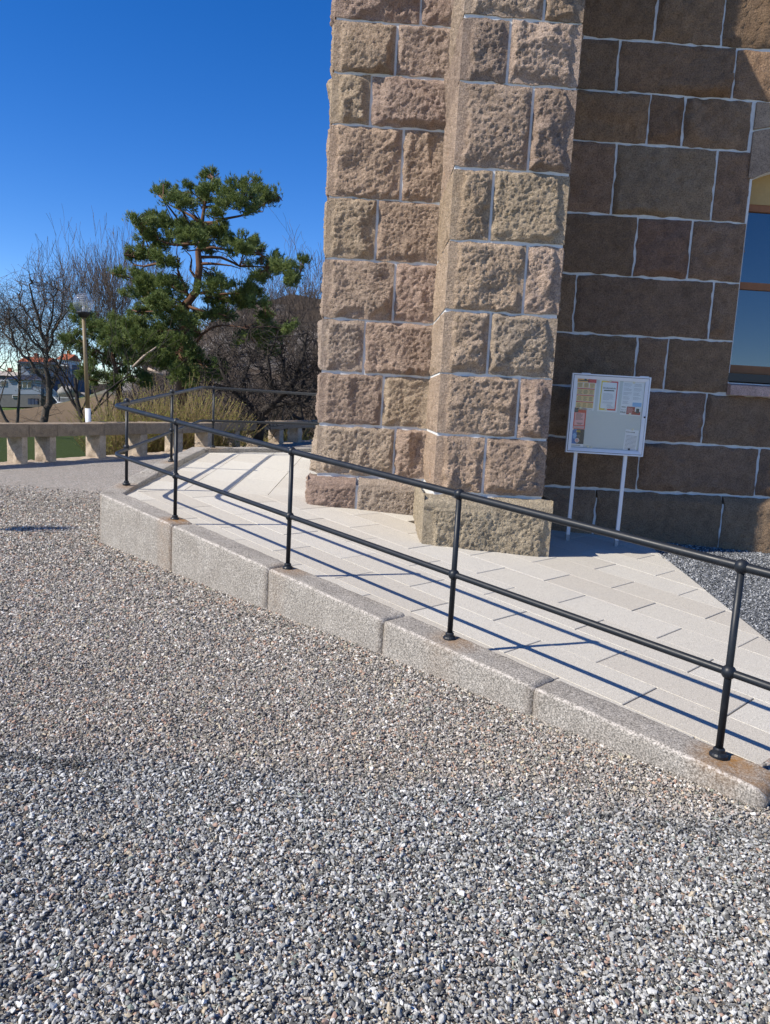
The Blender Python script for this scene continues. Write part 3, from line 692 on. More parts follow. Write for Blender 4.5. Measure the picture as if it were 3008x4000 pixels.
# ------------------------------------------------------------------ loose gravel: pebbles lying on the yard
def gravel_stuff(name, V, Fq, mat, dens, smin, smax, label, near=False):
    me = fast_mesh(name, V, Fq); o = obj(name, me); tag(o, label, 'gravel', kind='stuff')
    g = bpy.data.node_groups.new(name, 'GeometryNodeTree')
    g.interface.new_socket('Geometry', in_out='INPUT', socket_type='NodeSocketGeometry'); g.interface.new_socket('Geometry', in_out='OUTPUT', socket_type='NodeSocketGeometry')
    nn = lambda t: g.nodes.new(t); L = g.links.new
    gi, go = nn('NodeGroupInput'), nn('NodeGroupOutput')
    dp = nn('GeometryNodeDistributePointsOnFaces'); dp.distribute_method = 'RANDOM'; dp.inputs['Density'].default_value = dens; dp.inputs['Seed'].default_value = 3
    L(gi.outputs[0], dp.inputs['Mesh'])
    jn = nn('GeometryNodeJoinGeometry')
    for k in range(7):
        ic = nn('GeometryNodeMeshIcoSphere'); ic.inputs['Radius'].default_value = 1.0; ic.inputs['Subdivisions'].default_value = 1 if k < 6 else 2
        sp = nn('GeometryNodeSetPosition'); tn = nn('ShaderNodeTexVoronoi'); tn.inputs['Scale'].default_value = .75; tn.feature = 'F1'
        po = nn('GeometryNodeInputPosition'); va = nn('ShaderNodeVectorMath'); va.operation = 'ADD'; va.inputs[1].default_value = (k * 7.3, k * 3.1, k * 1.7)
        L(po.outputs[0], va.inputs[0]); L(va.outputs[0], tn.inputs['Vector'])
        mu = nn('ShaderNodeVectorMath'); mu.operation = 'SCALE'; L(po.outputs[0], mu.inputs[0])
        ma = nn('ShaderNodeMath'); ma.operation = 'MULTIPLY_ADD'; L(tn.outputs['Distance'], ma.inputs[0]); ma.inputs[1].default_value = -.8; ma.inputs[2].default_value = .38
        L(ma.outputs[0], mu.inputs['Scale']); L(ic.outputs[0], sp.inputs['Geometry']); L(mu.outputs[0], sp.inputs['Offset'])
        sm = nn('GeometryNodeSetMaterial'); sm.inputs['Material'].default_value = mat; L(sp.outputs[0], sm.inputs[0])
        gt = nn('GeometryNodeGeometryToInstance'); L(sm.outputs[0], gt.inputs[0]); L(gt.outputs[0], jn.inputs[0])
    ps = nn('GeometryNodeInputPosition'); sx_ = nn('ShaderNodeSeparateXYZ'); L(ps.outputs[0], sx_.inputs[0])
    def mapr(a, b, c, d):
        x = nn('ShaderNodeMapRange'); L(sx_.outputs[1], x.inputs[0]); x.inputs[1].default_value = a; x.inputs[2].default_value = b; x.inputs[3].default_value = c; x.inputs[4].default_value = d; return x.outputs[0]
    if near:
        fd = nn('ShaderNodeMath'); fd.operation = 'MULTIPLY'; L(mapr(3.6, 6.5, dens, dens * .42), fd.inputs[0]); L(mapr(6.8, 11.5, 1.0, 0.0), fd.inputs[1]); L(fd.outputs[0], dp.inputs['Density'])
    io = nn('GeometryNodeInstanceOnPoints'); io.inputs['Pick Instance'].default_value = True
    st = nn('GeometryNodeSetPosition'); cb = nn('ShaderNodeCombineXYZ'); zr = nn('FunctionNodeRandomValue'); zr.data_type = 'FLOAT'; zr.inputs[2].default_value = -.003; zr.inputs[3].default_value = .008; zr.inputs['Seed'].default_value = 9; L(zr.outputs[1], cb.inputs[2]); L(cb.outputs[0], st.inputs['Offset']); L(dp.outputs['Points'], st.inputs['Geometry']); L(st.outputs[0], io.inputs['Points']); L(jn.outputs[0], io.inputs['Instance'])
    def rv(ty, a, b, seed):
        x = nn('FunctionNodeRandomValue'); x.data_type = ty; i0 = {'FLOAT_VECTOR': 0, 'FLOAT': 2, 'INT': 4}[ty]
        x.inputs[i0].default_value = a; x.inputs[i0 + 1].default_value = b; x.inputs['Seed'].default_value = seed
        return x.outputs[{'FLOAT_VECTOR': 0, 'FLOAT': 1, 'INT': 2}[ty]]
    L(rv('INT', 0, 6, 1), io.inputs['Instance Index'])
    L(rv('FLOAT_VECTOR', (-.9, -.9, 0), (.9, .9, 6.283), 2), io.inputs['Rotation'])
    f = rv('FLOAT', 0.0, 1.0, 4); pw = nn('ShaderNodeMath'); pw.operation = 'POWER'; L(f, pw.inputs[0]); pw.inputs[1].default_value = 3.4
    mr = nn('ShaderNodeMath'); mr.operation = 'MULTIPLY_ADD'; L(pw.outputs[0], mr.inputs[0]); mr.inputs[1].default_value = smax - smin; mr.inputs[2].default_value = smin
    vm = nn('ShaderNodeVectorMath'); vm.operation = 'SCALE'; L(rv('FLOAT_VECTOR', (.9, .6, .45), (1.7, 1.0, .8), 5), vm.inputs[0])
    if near:
        mm = nn('ShaderNodeMath'); mm.operation = 'MULTIPLY'; L(mr.outputs[0], mm.inputs[0]); L(mapr(3.6, 6.5, 1.0, 1.5), mm.inputs[1]); L(mm.outputs[0], vm.inputs['Scale'])
    else: L(mr.outputs[0], vm.inputs['Scale'])
    L(vm.outputs[0], io.inputs['Scale']); L(io.outputs[0], go.inputs[0])
    md = o.modifiers.new('pebbles', 'NODES'); md.node_group = g
    return o
def patch(xs, ys, zf, keepf):
    X, Y = np.meshgrid(xs, ys); Z = zf(X, Y); V = np.stack([X, Y, Z], -1).reshape(-1, 3); i = np.arange(X.size).reshape(X.shape)
    xc = (X[:-1, :-1] + X[1:, 1:]) / 2; yc = (Y[:-1, :-1] + Y[1:, 1:]) / 2; k = keepf(xc, yc)
    return V, np.stack([i[:-1, :-1], i[:-1, 1:], i[1:, 1:], i[1:, :-1]], -1)[k]
def keep_yard(x, y):
    side = (x - KC[0]) * KN[0] + (y - KC[1]) * KN[1]; s_ = (x - KC[0]) * KD[0] + (y - KC[1]) * KD[1]
    return (np.abs(x + .02 * y) < .62 * y + .45) & ((side < -.10) | (s_ > 2.66) & (side < .05) | (s_ < -3.9)) & ~((x > LX - .1) & (y > corner1.y - .1))
yard_pz = lambda x, y: gz(x, y) + .004
V, Fq = patch(np.linspace(-7.8, 3.4, 180), np.linspace(1.35, 11.6, 190), yard_pz, keep_yard)
gravel_stuff('loose_gravel', V, Fq, M_GRAV, 19500, .0031, .0100, 'mixed grey and pinkish pebbles covering the yard', True)
strip_z = lambda x, y: np.maximum(PA + PGX * x + PGY * y, 0) - .012
def keep_strip(x, y):
    ex = eR0.x + (y - eR0.y) * (eR1.x - eR0.x) / (eR1.y - eR0.y)
    return (x > ex - .01) & (y < BY0 + x * math.tan(BA) - .02)
V, Fq = patch(np.linspace(2.6, 6.2, 60), np.linspace(4.2, 8.6, 70), strip_z, keep_strip)
sg = obj('gravel_strip', fast_mesh('gravel_strip', V, Fq, M_GGNDD)); sg['kind'] = 'structure'
gravel_stuff('dark_gravel', V + np.array([0, 0, .002]), Fq, M_GRAVD, 7000, .005, .012, 'dark grey gravel between the paving and the building plinth')

# ------------------------------------------------------------------ notice board on two legs
M_ALU = plain('brushed_aluminium', (.62, .63, .65), .38, .85, .5, .06, 60)
M_ALUP = plain('white_powder_coat', (.72, .73, .75), .45, 0, .5, .05, 20)
M_BLACK = plain('black_rubber', (.01, .01, .012), .6)
M_BACK = plain('pale_felt_backing', (.60, .63, .62), .9, 0, .2, .05, 90)
M_PAPER = plain('white_paper', (.80, .81, .83), .8, 0, .2, .03, 12)
def flat(name, col, rough=.7): return plain(name, col, rough, 0, .2, .06, 25)
M_INK = flat('black_ink', (.03, .03, .035)); M_GRYINK = flat('grey_ink', (.30, .31, .34)); M_ORANGE = flat('orange_print', (.85, .45, .12)); M_LORANGE = flat('pale_orange_print', (.80, .55, .26)); M_REDP = flat('red_print', (.62, .05, .05)); M_PINKP = flat('pink_print', (.80, .42, .45))
M_YEL = flat('yellow_print', (.80, .62, .06)); M_BLUEP = flat('blue_print', (.03, .16, .48)); M_NAVY = flat('navy_print', (.02, .03, .07)); M_CYAN = flat('pale_blue_print', (.25, .48, .75)); M_MAGN = plain('cream_magnet', (.78, .74, .58), .5)
lb0, lb1 = onp(2217, 2112), onp(2407, 2135)
bx = Vector((lb1.x - lb0.x, lb1.y - lb0.y, 0)).normalized(); bnv = Vector((bx.y, -bx.x, 0))      # towards the viewer
def onboard(px, py, off=0.0):
    r = Vector(ray(px, py)); c = Vector(CAM); o0 = lb0 + bnv * off; t = (o0 - c).dot(bnv) / r.dot(bnv); return c + r * t
FO = .045
TL, TR, BR, BL = onboard(2240, 1456, FO), onboard(2548, 1475, FO), onboard(2509, 1784, FO), onboard(2207, 1766, FO)
ex = ((BR - BL) + (TR - TL)) / 2; ey = ((TL - BL) + (TR - BR)) / 2; BWd, BHt = ex.length, ey.length
exn = ex.normalized(); ezn = bnv.copy(); eyn = ezn.cross(exn).normalized()
Bc = (TL + TR + BR + BL) / 4; BO = Bc - exn * BWd / 2 - eyn * BHt / 2
BM = Matrix((exn, eyn, ezn)).transposed().to_4x4(); BM.translation = BO
BOARD = empty('notice_board'); BOARD.matrix_world = BM
tag(BOARD, 'glazed aluminium notice board on two slim legs beside the buttress', 'notice board')
def bbox(name, a, b, mat, parent=BOARD): return MB().box(a, b).build(name, mat, parent)
w_, h_, fr, dp_ = BWd, BHt, .052, .045
bbox('case_back', (.004, .004, -dp_), (w_ - .004, h_ - .004, -.030), M_ALU)
bbox('backing', (fr - .01, fr - .01, -.0299), (w_ - fr + .01, h_ - fr + .01, -.026), M_BACK)
# frame: outer bead, black gasket line, broad sloping inner profile, mitred at the corners
def frame_ring(name, i0, z0, i1, z1, mat, thick=.012):
    m = MB(); A = [(i0, i0), (w_ - i0, i0), (w_ - i0, h_ - i0), (i0, h_ - i0)]; B = [(i1, i1), (w_ - i1, i1), (w_ - i1, h_ - i1), (i1, h_ - i1)]
    for k in range(4):
        k2 = (k + 1) % 4; g = .0006
        m.hexa([(*A[k], z0 - thick), (*A[k2], z0 - thick), (*B[k2], z1 - thick), (*B[k], z1 - thick), (*A[k], z0), (*A[k2], z0), (*B[k2], z1), (*B[k], z1)])
    return m.build(name, mat, BOARD)
frame_ring('outer_frame', .0, .0, .014, .0, M_ALUP, .045)
frame_ring('gasket', .0142, -.004, .0186, -.004, M_BLACK, .02)
frame_ring('door_frame', .0188, .004, fr, -.006, M_ALUP, .02)
q = N('display_glass'); gl = q.n('BsdfTransparent'); gs = q.n('BsdfGlossy'); gs.inputs['Roughness'].default_value = .02; fr_ = q.n('Fresnel'); fr_.inputs['IOR'].default_value = 1.35; mx = q.n('MixShader'); q.l(fr_.outputs[0], mx.inputs[0]); q.l(gl.outputs[0], mx.inputs[1]); q.l(gs.outputs[0], mx.inputs[2]); q.l(mx.outputs[0], q.out.inputs[0])
bbox('glass_door', (fr - .004, fr - .004, -.0125), (w_ - fr + .004, h_ - fr + .004, -.0095), q.m)
m = MB(); m.lathe([(.009, 0), (.009, .012), (.006, .014)], 14); o = m.build('lock', M_BLACK, BOARD); o.location = (w_ - .028, h_ * .50, -.002)
for t in (.12, .86): bbox('hinge', (w_ * t, h_ + .0005, -.035), (w_ * t + .085, h_ + .008, -.008), M_ALUP)
BMi = BM.inverted()
M_LEGD = plain('dark_leg_side', (.05, .045, .04), .6)
for lp in (lb0, lb1):
    top = BMi @ (lp + Vector((0, 0, 0))); xl = top.x
    xt = xl + .0
    ft = BMi @ lp; m = MB()
    m.hexa([(ft.x - .018, ft.y - .02, -.075), (ft.x + .018, ft.y - .02, -.075), (ft.x + .018, ft.y - .02, -.046), (ft.x - .018, ft.y - .02, -.046), (ft.x - .018 , h_ * .9, -.075), (ft.x + .018, h_ * .9, -.075), (ft.x + .018, h_ * .9, -.046), (ft.x - .018, h_ * .9, -.046)][:8])
    lg = m.build('leg', M_ALUP, BOARD)
    m = MB(); m.box((ft.x - .0195, ft.y - .015, -.0765), (ft.x + .0195, ft.y + .065, -.0445)); m.build('leg_sleeve', plain('scuffed_sleeve', (.34, .34, .34), .7, 0, .3, .6, 40), lg)
# notices: sheets pinned inside the case, each one a thing of its own
def board_px(px, py): p = BMi @ onboard(px, py, FO); return p.x, p.y
c7 = lambda x, y: board_px(2200 + x * .2405, 1420 + y * .2405)
def sheet(name, c0, c1, rot, label, mat=M_PAPER, z=-.0245):
    """c0/c1: lower-left and upper-right corners in the case"""
    o = empty(name); cxx, cyy = (c0[0] + c1[0]) / 2, (c0[1] + c1[1]) / 2; W2, H2 = (c1[0] - c0[0]), (c1[1] - c0[1])
    o.matrix_world = BM @ Matrix.Translation((cxx, cyy, z)) @ Matrix.Rotation(rot, 4, 'Z')
    tag(o, label, 'notice', 'paper notices in the display case')
    MB().box((-W2 / 2, -H2 / 2, -.0012), (W2 / 2, H2 / 2, 0)).build('paper', mat, o)
    return o, W2, H2
def pr(o, x0, y0, x1, y1, mat, z=.0006, name='print', W2=1, H2=1):
    return MB().box((x0 * W2 - W2 / 2, y0 * H2 - H2 / 2, .0001), (x1 * W2 - W2 / 2, y1 * H2 - H2 / 2, z)).build(name, mat, o)
def lines(o, x0, x1, y0, y1, n, mat, W2, H2, t=.35, name='text_lines', z=.0008, seed=0, centre=False):
    r = random.Random(seed); m = MB()
    for k in range(n):
        y = y1 - (k + .5) * (y1 - y0) / n; hh = (y1 - y0) / n * t / 2; L = (x1 - x0) * r.uniform(.55, 1.0)
        a = x0 + ((x1 - x0 - L) / 2 if centre else 0); m.box((a * W2 - W2 / 2, (y - hh) * H2 - H2 / 2, .0001), ((a + L) * W2 - W2 / 2, (y + hh) * H2 - H2 / 2, z))
    ob = m.build(name, mat, o); ob['kind'] = 'stuff'; return ob
def text(o, body, x, y, size, mat, align='CENTER', z=.0012, bold=0):
    cu = bpy.data.curves.new('lettering', 'FONT'); cu.body = body; cu.size = size; cu.align_x = align; cu.extrude = .0002; cu.offset = bold
    t = bpy.data.objects.new('lettering', cu); COL.objects.link(t)
    me = bpy.data.meshes.new_from_object(t.evaluated_get(bpy.context.evaluated_depsgraph_get())); bpy.data.objects.remove(t)
    me.materials.clear(); me.materials.append(mat); return obj('lettering', me, None, o, (x, y, z))
# programme sheet, orange
o, a, b = sheet('notice_sheet', c7(192, 745), c7(560, 250), rad(-.3), 'white programme sheet with rows of orange boxes and an orange heading')
pr(o, .02, .87, .98, .995, M_ORANGE, W2=a, H2=b); pr(o, .55, .87, .98, .994, M_REDP, .0007, W2=a, H2=b)
for k in range(3): pr(o, .03 + .31 * k, .70, .31 + .31 * k, .86, M_LORANGE, .0009, W2=a, H2=b); lines(o, .06 + .31 * k, .28 + .31 * k, .72, .85, 4, M_INK, a, b, .3, z=.0013, seed=k, centre=True)
for y in (.49, .28, .07):
    pr(o, .04, y, .93, y + .19, M_LORANGE, W2=a, H2=b); pr(o, .04, y + .172, .93, y + .20, M_REDP, .0012, W2=a, H2=b)
    for k in range(3): lines(o, .07 + .29 * k, .31 + .29 * k, y + .01, y + .15, 4, M_INK, a, b, .3, z=.0013, seed=k + int(y * 50), centre=True)
lines(o, .06, .9, .90, .96, 1, M_INK, a, b, .55, z=.0012, seed=3); text(o, 'Svenska kyrkan', a * .2, -b * .487, .012, M_INK)
# framed sheet with coloured border
o, a, b = sheet('notice_sheet', c7(560, 775), c7(935, 275), rad(-.2), 'white notice with a yellow to red printed border and a hand-lettered heading')
pr(o, .08, .05, .92, .96, M_YEL, W2=a, H2=b); pr(o, .5, .0501, .9201, .9601, M_REDP, .0007, W2=a, H2=b); pr(o, .34, .0502, .5, .9602, M_ORANGE, .0008, W2=a, H2=b); pr(o, .135, .10, .865, .92, M_PAPER, .0010, W2=a, H2=b)
text(o, 'Söndagsskola', 0, b * .22, .024, M_INK, z=.0013, bold=.0004); lines(o, .16, .84, .645, .69, 1, M_INK, a, b, .7, z=.0013, seed=9, centre=True)
lines(o, .22, .78, .36, .58, 7, M_GRYINK, a, b, .28, z=.0013, seed=5); lines(o, .22, .78, .26, .32, 2, M_GRYINK, a, b, .28, z=.0013, seed=6); lines(o, .45, .80, .16, .24, 3, M_GRYINK, a, b, .3, z=.0013, seed=7); text(o, 'Svenska kyrkan', a * .16, -b * .375, .0115, M_INK, z=.0013)
# two-column sheet
o, a, b = sheet('notice_sheet', c7(945, 705), c7(1335, 305), rad(-.4), 'white sheet of small print in two columns at the top of the board')
for x in (.06, .53):
    for k in range(5 if x < .3 else 4): lines(o, x, x + .4, .80 - .17 * k, .93 - .17 * k, 3, M_GRYINK, a, b, .25, seed=k + int(x * 10))
pr(o, .54, .02, .97, .2, M_CYAN, W2=a, H2=b)
# choir strip
o, a, b = sheet('notice_sheet', c7(930, 832), c7(1280, 705), rad(-1.2), 'small white and dark red choir notice with a photo of people', z=-.0225)
pr(o, .30, .10, .98, .95, flat('dark_red_print', (.33, .03, .035)), W2=a, H2=b); lines(o, .33, .66, .2, .85, 6, M_PINKP, a, b, .4, z=.0009, seed=11)
pr(o, .70, .45, .97, .94, M_PAPER, .0008, W2=a, H2=b); pr(o, .76, .30, .92, .80, M_NAVY, .0011, W2=a, H2=b)
text(o, 'Best of', -a * .36, b * .03, .017, M_GRYINK); text(o, 'Choir', -a * .36, -b * .30, .024, M_INK, bold=.0006); lines(o, .04, .26, .80, .93, 1, M_INK, a, b, .6)
# red and pink poster
o, a, b = sheet('poster', c7(150, 1058), c7(392, 722), rad(.3), 'red and pink poster with lines of black text', M_REDP)
pr(o, .14, .18, .90, .76, M_PINKP, W2=a, H2=b); pr(o, .10, .03, .93, .145, M_PINKP, W2=a, H2=b); lines(o, .22, .84, .42, .74, 7, M_INK, a, b, .35, seed=21); lines(o, .3, .78, .21, .30, 2, M_INK, a, b, .5, seed=22, centre=True); pr(o, .01, .78, .36, .98, M_NAVY, W2=a, H2=b); lines(o, .14, .9, .05, .13, 2, M_GRYINK, a, b, .4, seed=23, z=.0011)
# blue poster
o, a, b = sheet('poster', c7(120, 1345), c7(358, 1072), rad(.3), 'dark blue poster with a pale blue cloud and a round pink picture')
pr(o, .0, .16, .42, .995, M_BLUEP, W2=a, H2=b); pr(o, .4201, .16, 1.0, .9951, M_NAVY, W2=a, H2=b)
m = MB(); m.lathe([(.023, 0), (.023, .0009)], 20); x = m.build('picture', M_PAPER, o, (-a * .02, -b * .14, .0002)); m = MB(); m.lathe([(.018, 0), (.018, .0013)], 20); m.build('picture', flat('skin_pink_print', (.72, .38, .33)), o, (-a * .02, -b * .14, .0002))
r_ = random.Random(3)
for k in range(7): m = MB(); rr = r_.uniform(.008, .016); m.lathe([(rr, 0), (rr, .0007 + .00005 * k)], 12); m.build('cloud_print', M_CYAN, o, (a * r_.uniform(-.4, -.14), b * r_.uniform(.0, .26), .0002))
lines(o, .25, .8, .82, .93, 2, M_YEL, a, b, .5, z=.0012, seed=31, centre=True); lines(o, .48, .85, .52, .66, 2, M_GRYINK, a, b, .25, z=.0012, seed=32); lines(o, .03, .95, .04, .12, 1, M_INK, a, b, .3, seed=33)
# striped form
o, a, b = sheet('notice_sheet', c7(985, 1408), c7(1235, 1085), rad(-2.6), 'white form with ruled black lines pinned at the foot of the board')
for k in range(11): pr(o, .1, .08 + .062 * k, .92, .092 + .062 * k, M_INK, W2=a, H2=b, name='ruled_line')
text(o, 'Svenska kyrkan', -a * .16, b * .36, .0135, M_INK, bold=.0003); m = MB(); m.lathe([(.0055, 0), (.0055, .0012)], 12); m.build('emblem', M_INK, o, (a * .17, b * .375, .0002))
for x, y, lab in ((288, 722, 'between the orange programme sheet and the red poster'), (155, 1066, 'between the red poster and the dark blue poster'), (697, 752, 'on the lower edge of the bordered notice'), (1093, 820, 'under the small choir notice'), (1138, 1070, 'over the ruled form'),
                  (410, 1352, 'above its neighbour beside the foot of the blue poster'), (463, 1366, 'sunk half behind the lower frame, away from any sheet'), (778, 280, 'on the upper edge of the bordered notice'), (1160, 310, 'on the upper edge of the two-column sheet')):
    m = MB(); m.lathe([(.0125, 0), (.0125, .005), (.0105, .0072)], 16); o = m.build('magnet', M_MAGN); px_, py_ = c7(x, y); o.matrix_world = BM @ Matrix.Translation((px_, py_, -.0238))
    tag(o, 'round cream magnet ' + lab, 'magnet', 'magnets on the notice board')
m = MB(); m.lathe([(.011, 0), (.011, .008)], 14); o = m.build('magnet', M_BLACK); px_, py_ = c7(372, 258); o.matrix_world = BM @ Matrix.Translation((px_, py_, -.0225)); tag(o, 'black magnet over the orange programme heading', 'magnet')
m = MB(); m.lathe([(.011, 0), (.011, .008)], 14); o = m.build('magnet', M_NAVY); px_, py_ = c7(1075, 1412); o.matrix_world = BM @ Matrix.Translation((px_, py_ + .012, -.0225)); tag(o, 'dark blue magnet at the foot of the ruled form', 'magnet')

# ------------------------------------------------------------------ granite parapet round the yard
M_PAR = granite('parapet_granite', .8, .6)
PAR = empty('stone_parapet', (-6.5, 16.5, 0)); tag(PAR, 'open granite parapet with a flat coping on square stone piers', 'parapet')
def parpt(y, off=0.0):            # on the courtyard face, off metres outwards
    x = float(wall_line(y)); dx = float(wall_line(y + .2) - wall_line(y - .2)) / .4; n = Vector((-1, dx, 0)).normalized(); return Vector((x, y, 0)) + n * off
def rough_block(name, quad, z0, z1, seed, mat, parent, amp=.012, n=7, col=(.42, .33, .25), nz=3):
    """block over a quadrilateral footprint (4 points anticlockwise), sides and top roughened"""
    P = [Vector(p) for p in quad]; vs_, fs_ = [], []
    def face(a, b, c, d, nn1, nn2, sd):
        s_ = np.linspace(0, 1, nn1 + 1)[None, :]; t_ = np.linspace(0, 1, nn2 + 1)[:, None]
        pts = (np.array(a)[None, None] * ((1 - s_) * (1 - t_))[..., None] + np.array(b)[None, None] * (s_ * (1 - t_))[..., None] + np.array(c)[None, None] * (s_ * t_)[..., None] + np.array(d)[None, None] * ((1 - s_) * t_)[..., None])
        nrm = np.array((Vector(b) - Vector(a)).cross(Vector(d) - Vector(a)).normalized()); L1 = (Vector(b) - Vector(a)).length; L2 = (Vector(d) - Vector(a)).length
        e = np.minimum(np.minimum(s_, 1 - s_) * L1, np.minimum(t_, 1 - t_) * L2); k = np.clip(e / .03, 0, 1)
        dd = (amp * (.5 + fbm(s_ * L1 * 9 + sd, t_ * L2 * 9, sd, 3)) * k)
        pts = pts + nrm[None, None] * dd[..., None]; n0 = sum(len(v) for v in vs_); vs_.append(pts.reshape(-1, 3)); i = np.arange((nn1 + 1) * (nn2 + 1)).reshape(nn2 + 1, nn1 + 1) + n0
        fs_.append(np.stack([i[:-1, :-1], i[:-1, 1:], i[1:, 1:], i[1:, :-1]], -1).reshape(-1, 4))
    Z = lambda p, z: (p.x, p.y, z)
    for k in range(4):
        a, b = P[k], P[(k + 1) % 4]; L = (b - a).length; face(Z(a, z0), Z(b, z0), Z(b, z1), Z(a, z1), max(2, int(L / .06)), max(2, int((z1 - z0) / .06)), seed + k)
    face(Z(P[0], z1), Z(P[1], z1), Z(P[2], z1), Z(P[3], z1), max(2, int((P[1] - P[0]).length / .06)), max(2, int((P[2] - P[1]).length / .08)), seed + 9)
    V = np.concatenate(vs_); c = V.mean(0)
    o = obj(name, fast_mesh(name, V - c, np.concatenate(fs_), mat)); o.location = Vector(c)
    if parent: o.parent = parent; o.location = Vector(c) - parent.location
    k = random.uniform(.9, 1.1); o.color = (col[0] * k, col[1] * k, col[2] * k, 1); return o
def yatpx(px, z=0.0):             # y where the courtyard face shows at this pixel column
    lo, hi = 8.0, 36.0
    for _ in range(50):
        mid = (lo + hi) / 2; p = parpt(mid); c = RC.T @ (np.array([p.x, p.y, z]) - CAM); x = CX + F * c[0] / c[2]
        if x < px: lo = mid
        else: hi = mid
    return lo
THK = .46
pier_px = [(92, 113), (200, 224), (395, 418), (553, 579), (697, 717), (815, 832), (921, 940), (1010, 1027), (1093, 1109), (1166, 1181)]
pier_y = [(yatpx(a), yatpx(b)) for a, b in pier_px]
pier_y = [(11.2, 11.65), (13.0, 13.45)] + pier_y + [(30.6, 31.1), (33, 33.5)]
for k, (a, b) in enumerate(pier_y):
    rough_block('pier', [parpt(a, THK - .03), parpt(a, .03), parpt(b, .03), parpt(b, THK - .03)], .03, .575, 300 + 20 * k, M_PAR, PAR, .034, col=(.50, .42, .335))
cap_px = [113, 223, 406, 570, 712, 830, 937, 1025, 1107, 1180]
cy = [9.0, 11.6, 13.4] + [yatpx(x, .7) for x in cap_px] + [31, 33.4]
for k in range(len(cy) - 1):
    a, b = cy[k] + .006, cy[k + 1] - .006; dz = random.uniform(-.012, .012)
    rough_block('coping_stone', [parpt(a, THK), parpt(a, -.005), parpt(b, -.005), parpt(b, THK)], .575, .83 + dz, 700 + 20 * k, M_PAR, PAR, .014, col=(.31, .25, .185))
for k in range(14):
    a, b = 9 + k * 1.75, 9 + (k + 1) * 1.75 - .02
    rough_block('base_stone', [parpt(a, THK + .12), parpt(a, -.10), parpt(b, -.10), parpt(b, THK + .12)], -1.2, .035 + random.uniform(-.01, .015), 1100 + 20 * k, M_PAR, PAR, .02, col=(.46, .385, .31))

# ------------------------------------------------------------------ globe lamp
def globe_lamp(lbp, ltop, gc, gr, slv, label, GM=[]):
    LAMP = empty('globe_lamp', lbp); tag(LAMP, label, 'lamp', 'globe lamps')
    M_POLE = plain('brown_pole_paint', (.16, .12, .065), .5, 0, .4, .1, 10); M_SLV = plain('worn_white_paint', (.62, .64, .68), .6, 0, .3, .15, 12)
    rel = lambda p: Vector(p) - lbp
    MB().tube([rel(lbp) - Vector((0, 0, .05)), rel(slv)], .062, 14).build('sleeve', M_SLV, LAMP, None, True)
    MB().tube([rel(slv), rel(ltop)], [.046, .040], 14).build('pole', M_POLE, LAMP, None, True)
    MB().lathe([(.07, -.10), (.13, -.03), (.15, .0), (.15, .02), (.09, .025)], 20, rel(ltop) + Vector((0, 0, .03))).build('fitter', M_BLACK, LAMP, None, True)
    q = N('clear_globe'); tr = q.n('BsdfTransparent'); tr.inputs[0].default_value = (.93, .95, 1, 1); gs = q.n('BsdfGlossy'); gs.inputs['Roughness'].default_value = .04; df = q.n('BsdfDiffuse'); df.inputs[0].default_value = (.85, .88, .95, 1)
    lw = q.n('LayerWeight'); lw.inputs[0].default_value = .35; m1 = q.n('MixShader'); m2 = q.n('MixShader')
    rp = q.ramp(lw.outputs['Facing'], [(.0, .04), (.7, .10), (1.0, .55)]); q.l(rp, m1.inputs[0]); q.l(tr.outputs[0], m1.inputs[1]); q.l(gs.outputs[0], m1.inputs[2])
    st = q.ramp(q.noise(26, 5, .7, q.coord()), [(.5, .05), (.75, .22)]); q.l(st, m2.inputs[0]); q.l(m1.outputs[0], m2.inputs[1]); q.l(df.outputs[0], m2.inputs[2]); q.l(m2.outputs[0], q.out.inputs[0])
    MB().lathe([(gr * math.cos(rad(t)) if abs(t) < 90 else .004, gr * math.sin(rad(t))) for t in range(-68, 91, 8)] + [(.003, gr)], 28, rel(gc)).build('globe', q.m, LAMP, None, True)
    M_BULB = plain('bulb_white', (.75, .72, .66), .4); M_LOUV = plain('louvre_metal', (.55, .56, .58), .35, .5)
    gh = MB(); gh.tube([rel(gc) + Vector((0, 0, -gr * .85)), rel(gc) + Vector((0, 0, gr * .15))], .028, 10); gh.build('bulb', M_BULB, LAMP, None, True)
    for k in range(6): MB().lathe([(.075, 0), (.085, .006), (.075, .012)], 16, rel(gc) + Vector((0, 0, -gr * .2 + k * .038))).build('louvre', M_LOUV, LAMP)
lbp_ = onz(352, 1789, .02); Yl = lbp_.y; lt_ = at(326, 1228, Yl)
globe_lamp(lbp_, lt_, at(326, 1185, Yl), .5 * (at(364, 1185, Yl) - at(286, 1185, Yl)).length, lbp_.lerp(lt_, (1789 - 1592) / (1789 - 1228.)), 'tall globe lamp on a tilted brown pole with a white lower sleeve')
l2 = Vector((-7.3, 6.4, .02)); globe_lamp(l2, l2 + Vector((0, 0, 3.35)), l2 + Vector((0, 0, 3.6)), .23, l2 + Vector((0, 0, 1.2)), 'upright globe lamp whose shadow falls on the gravel before the kerb')

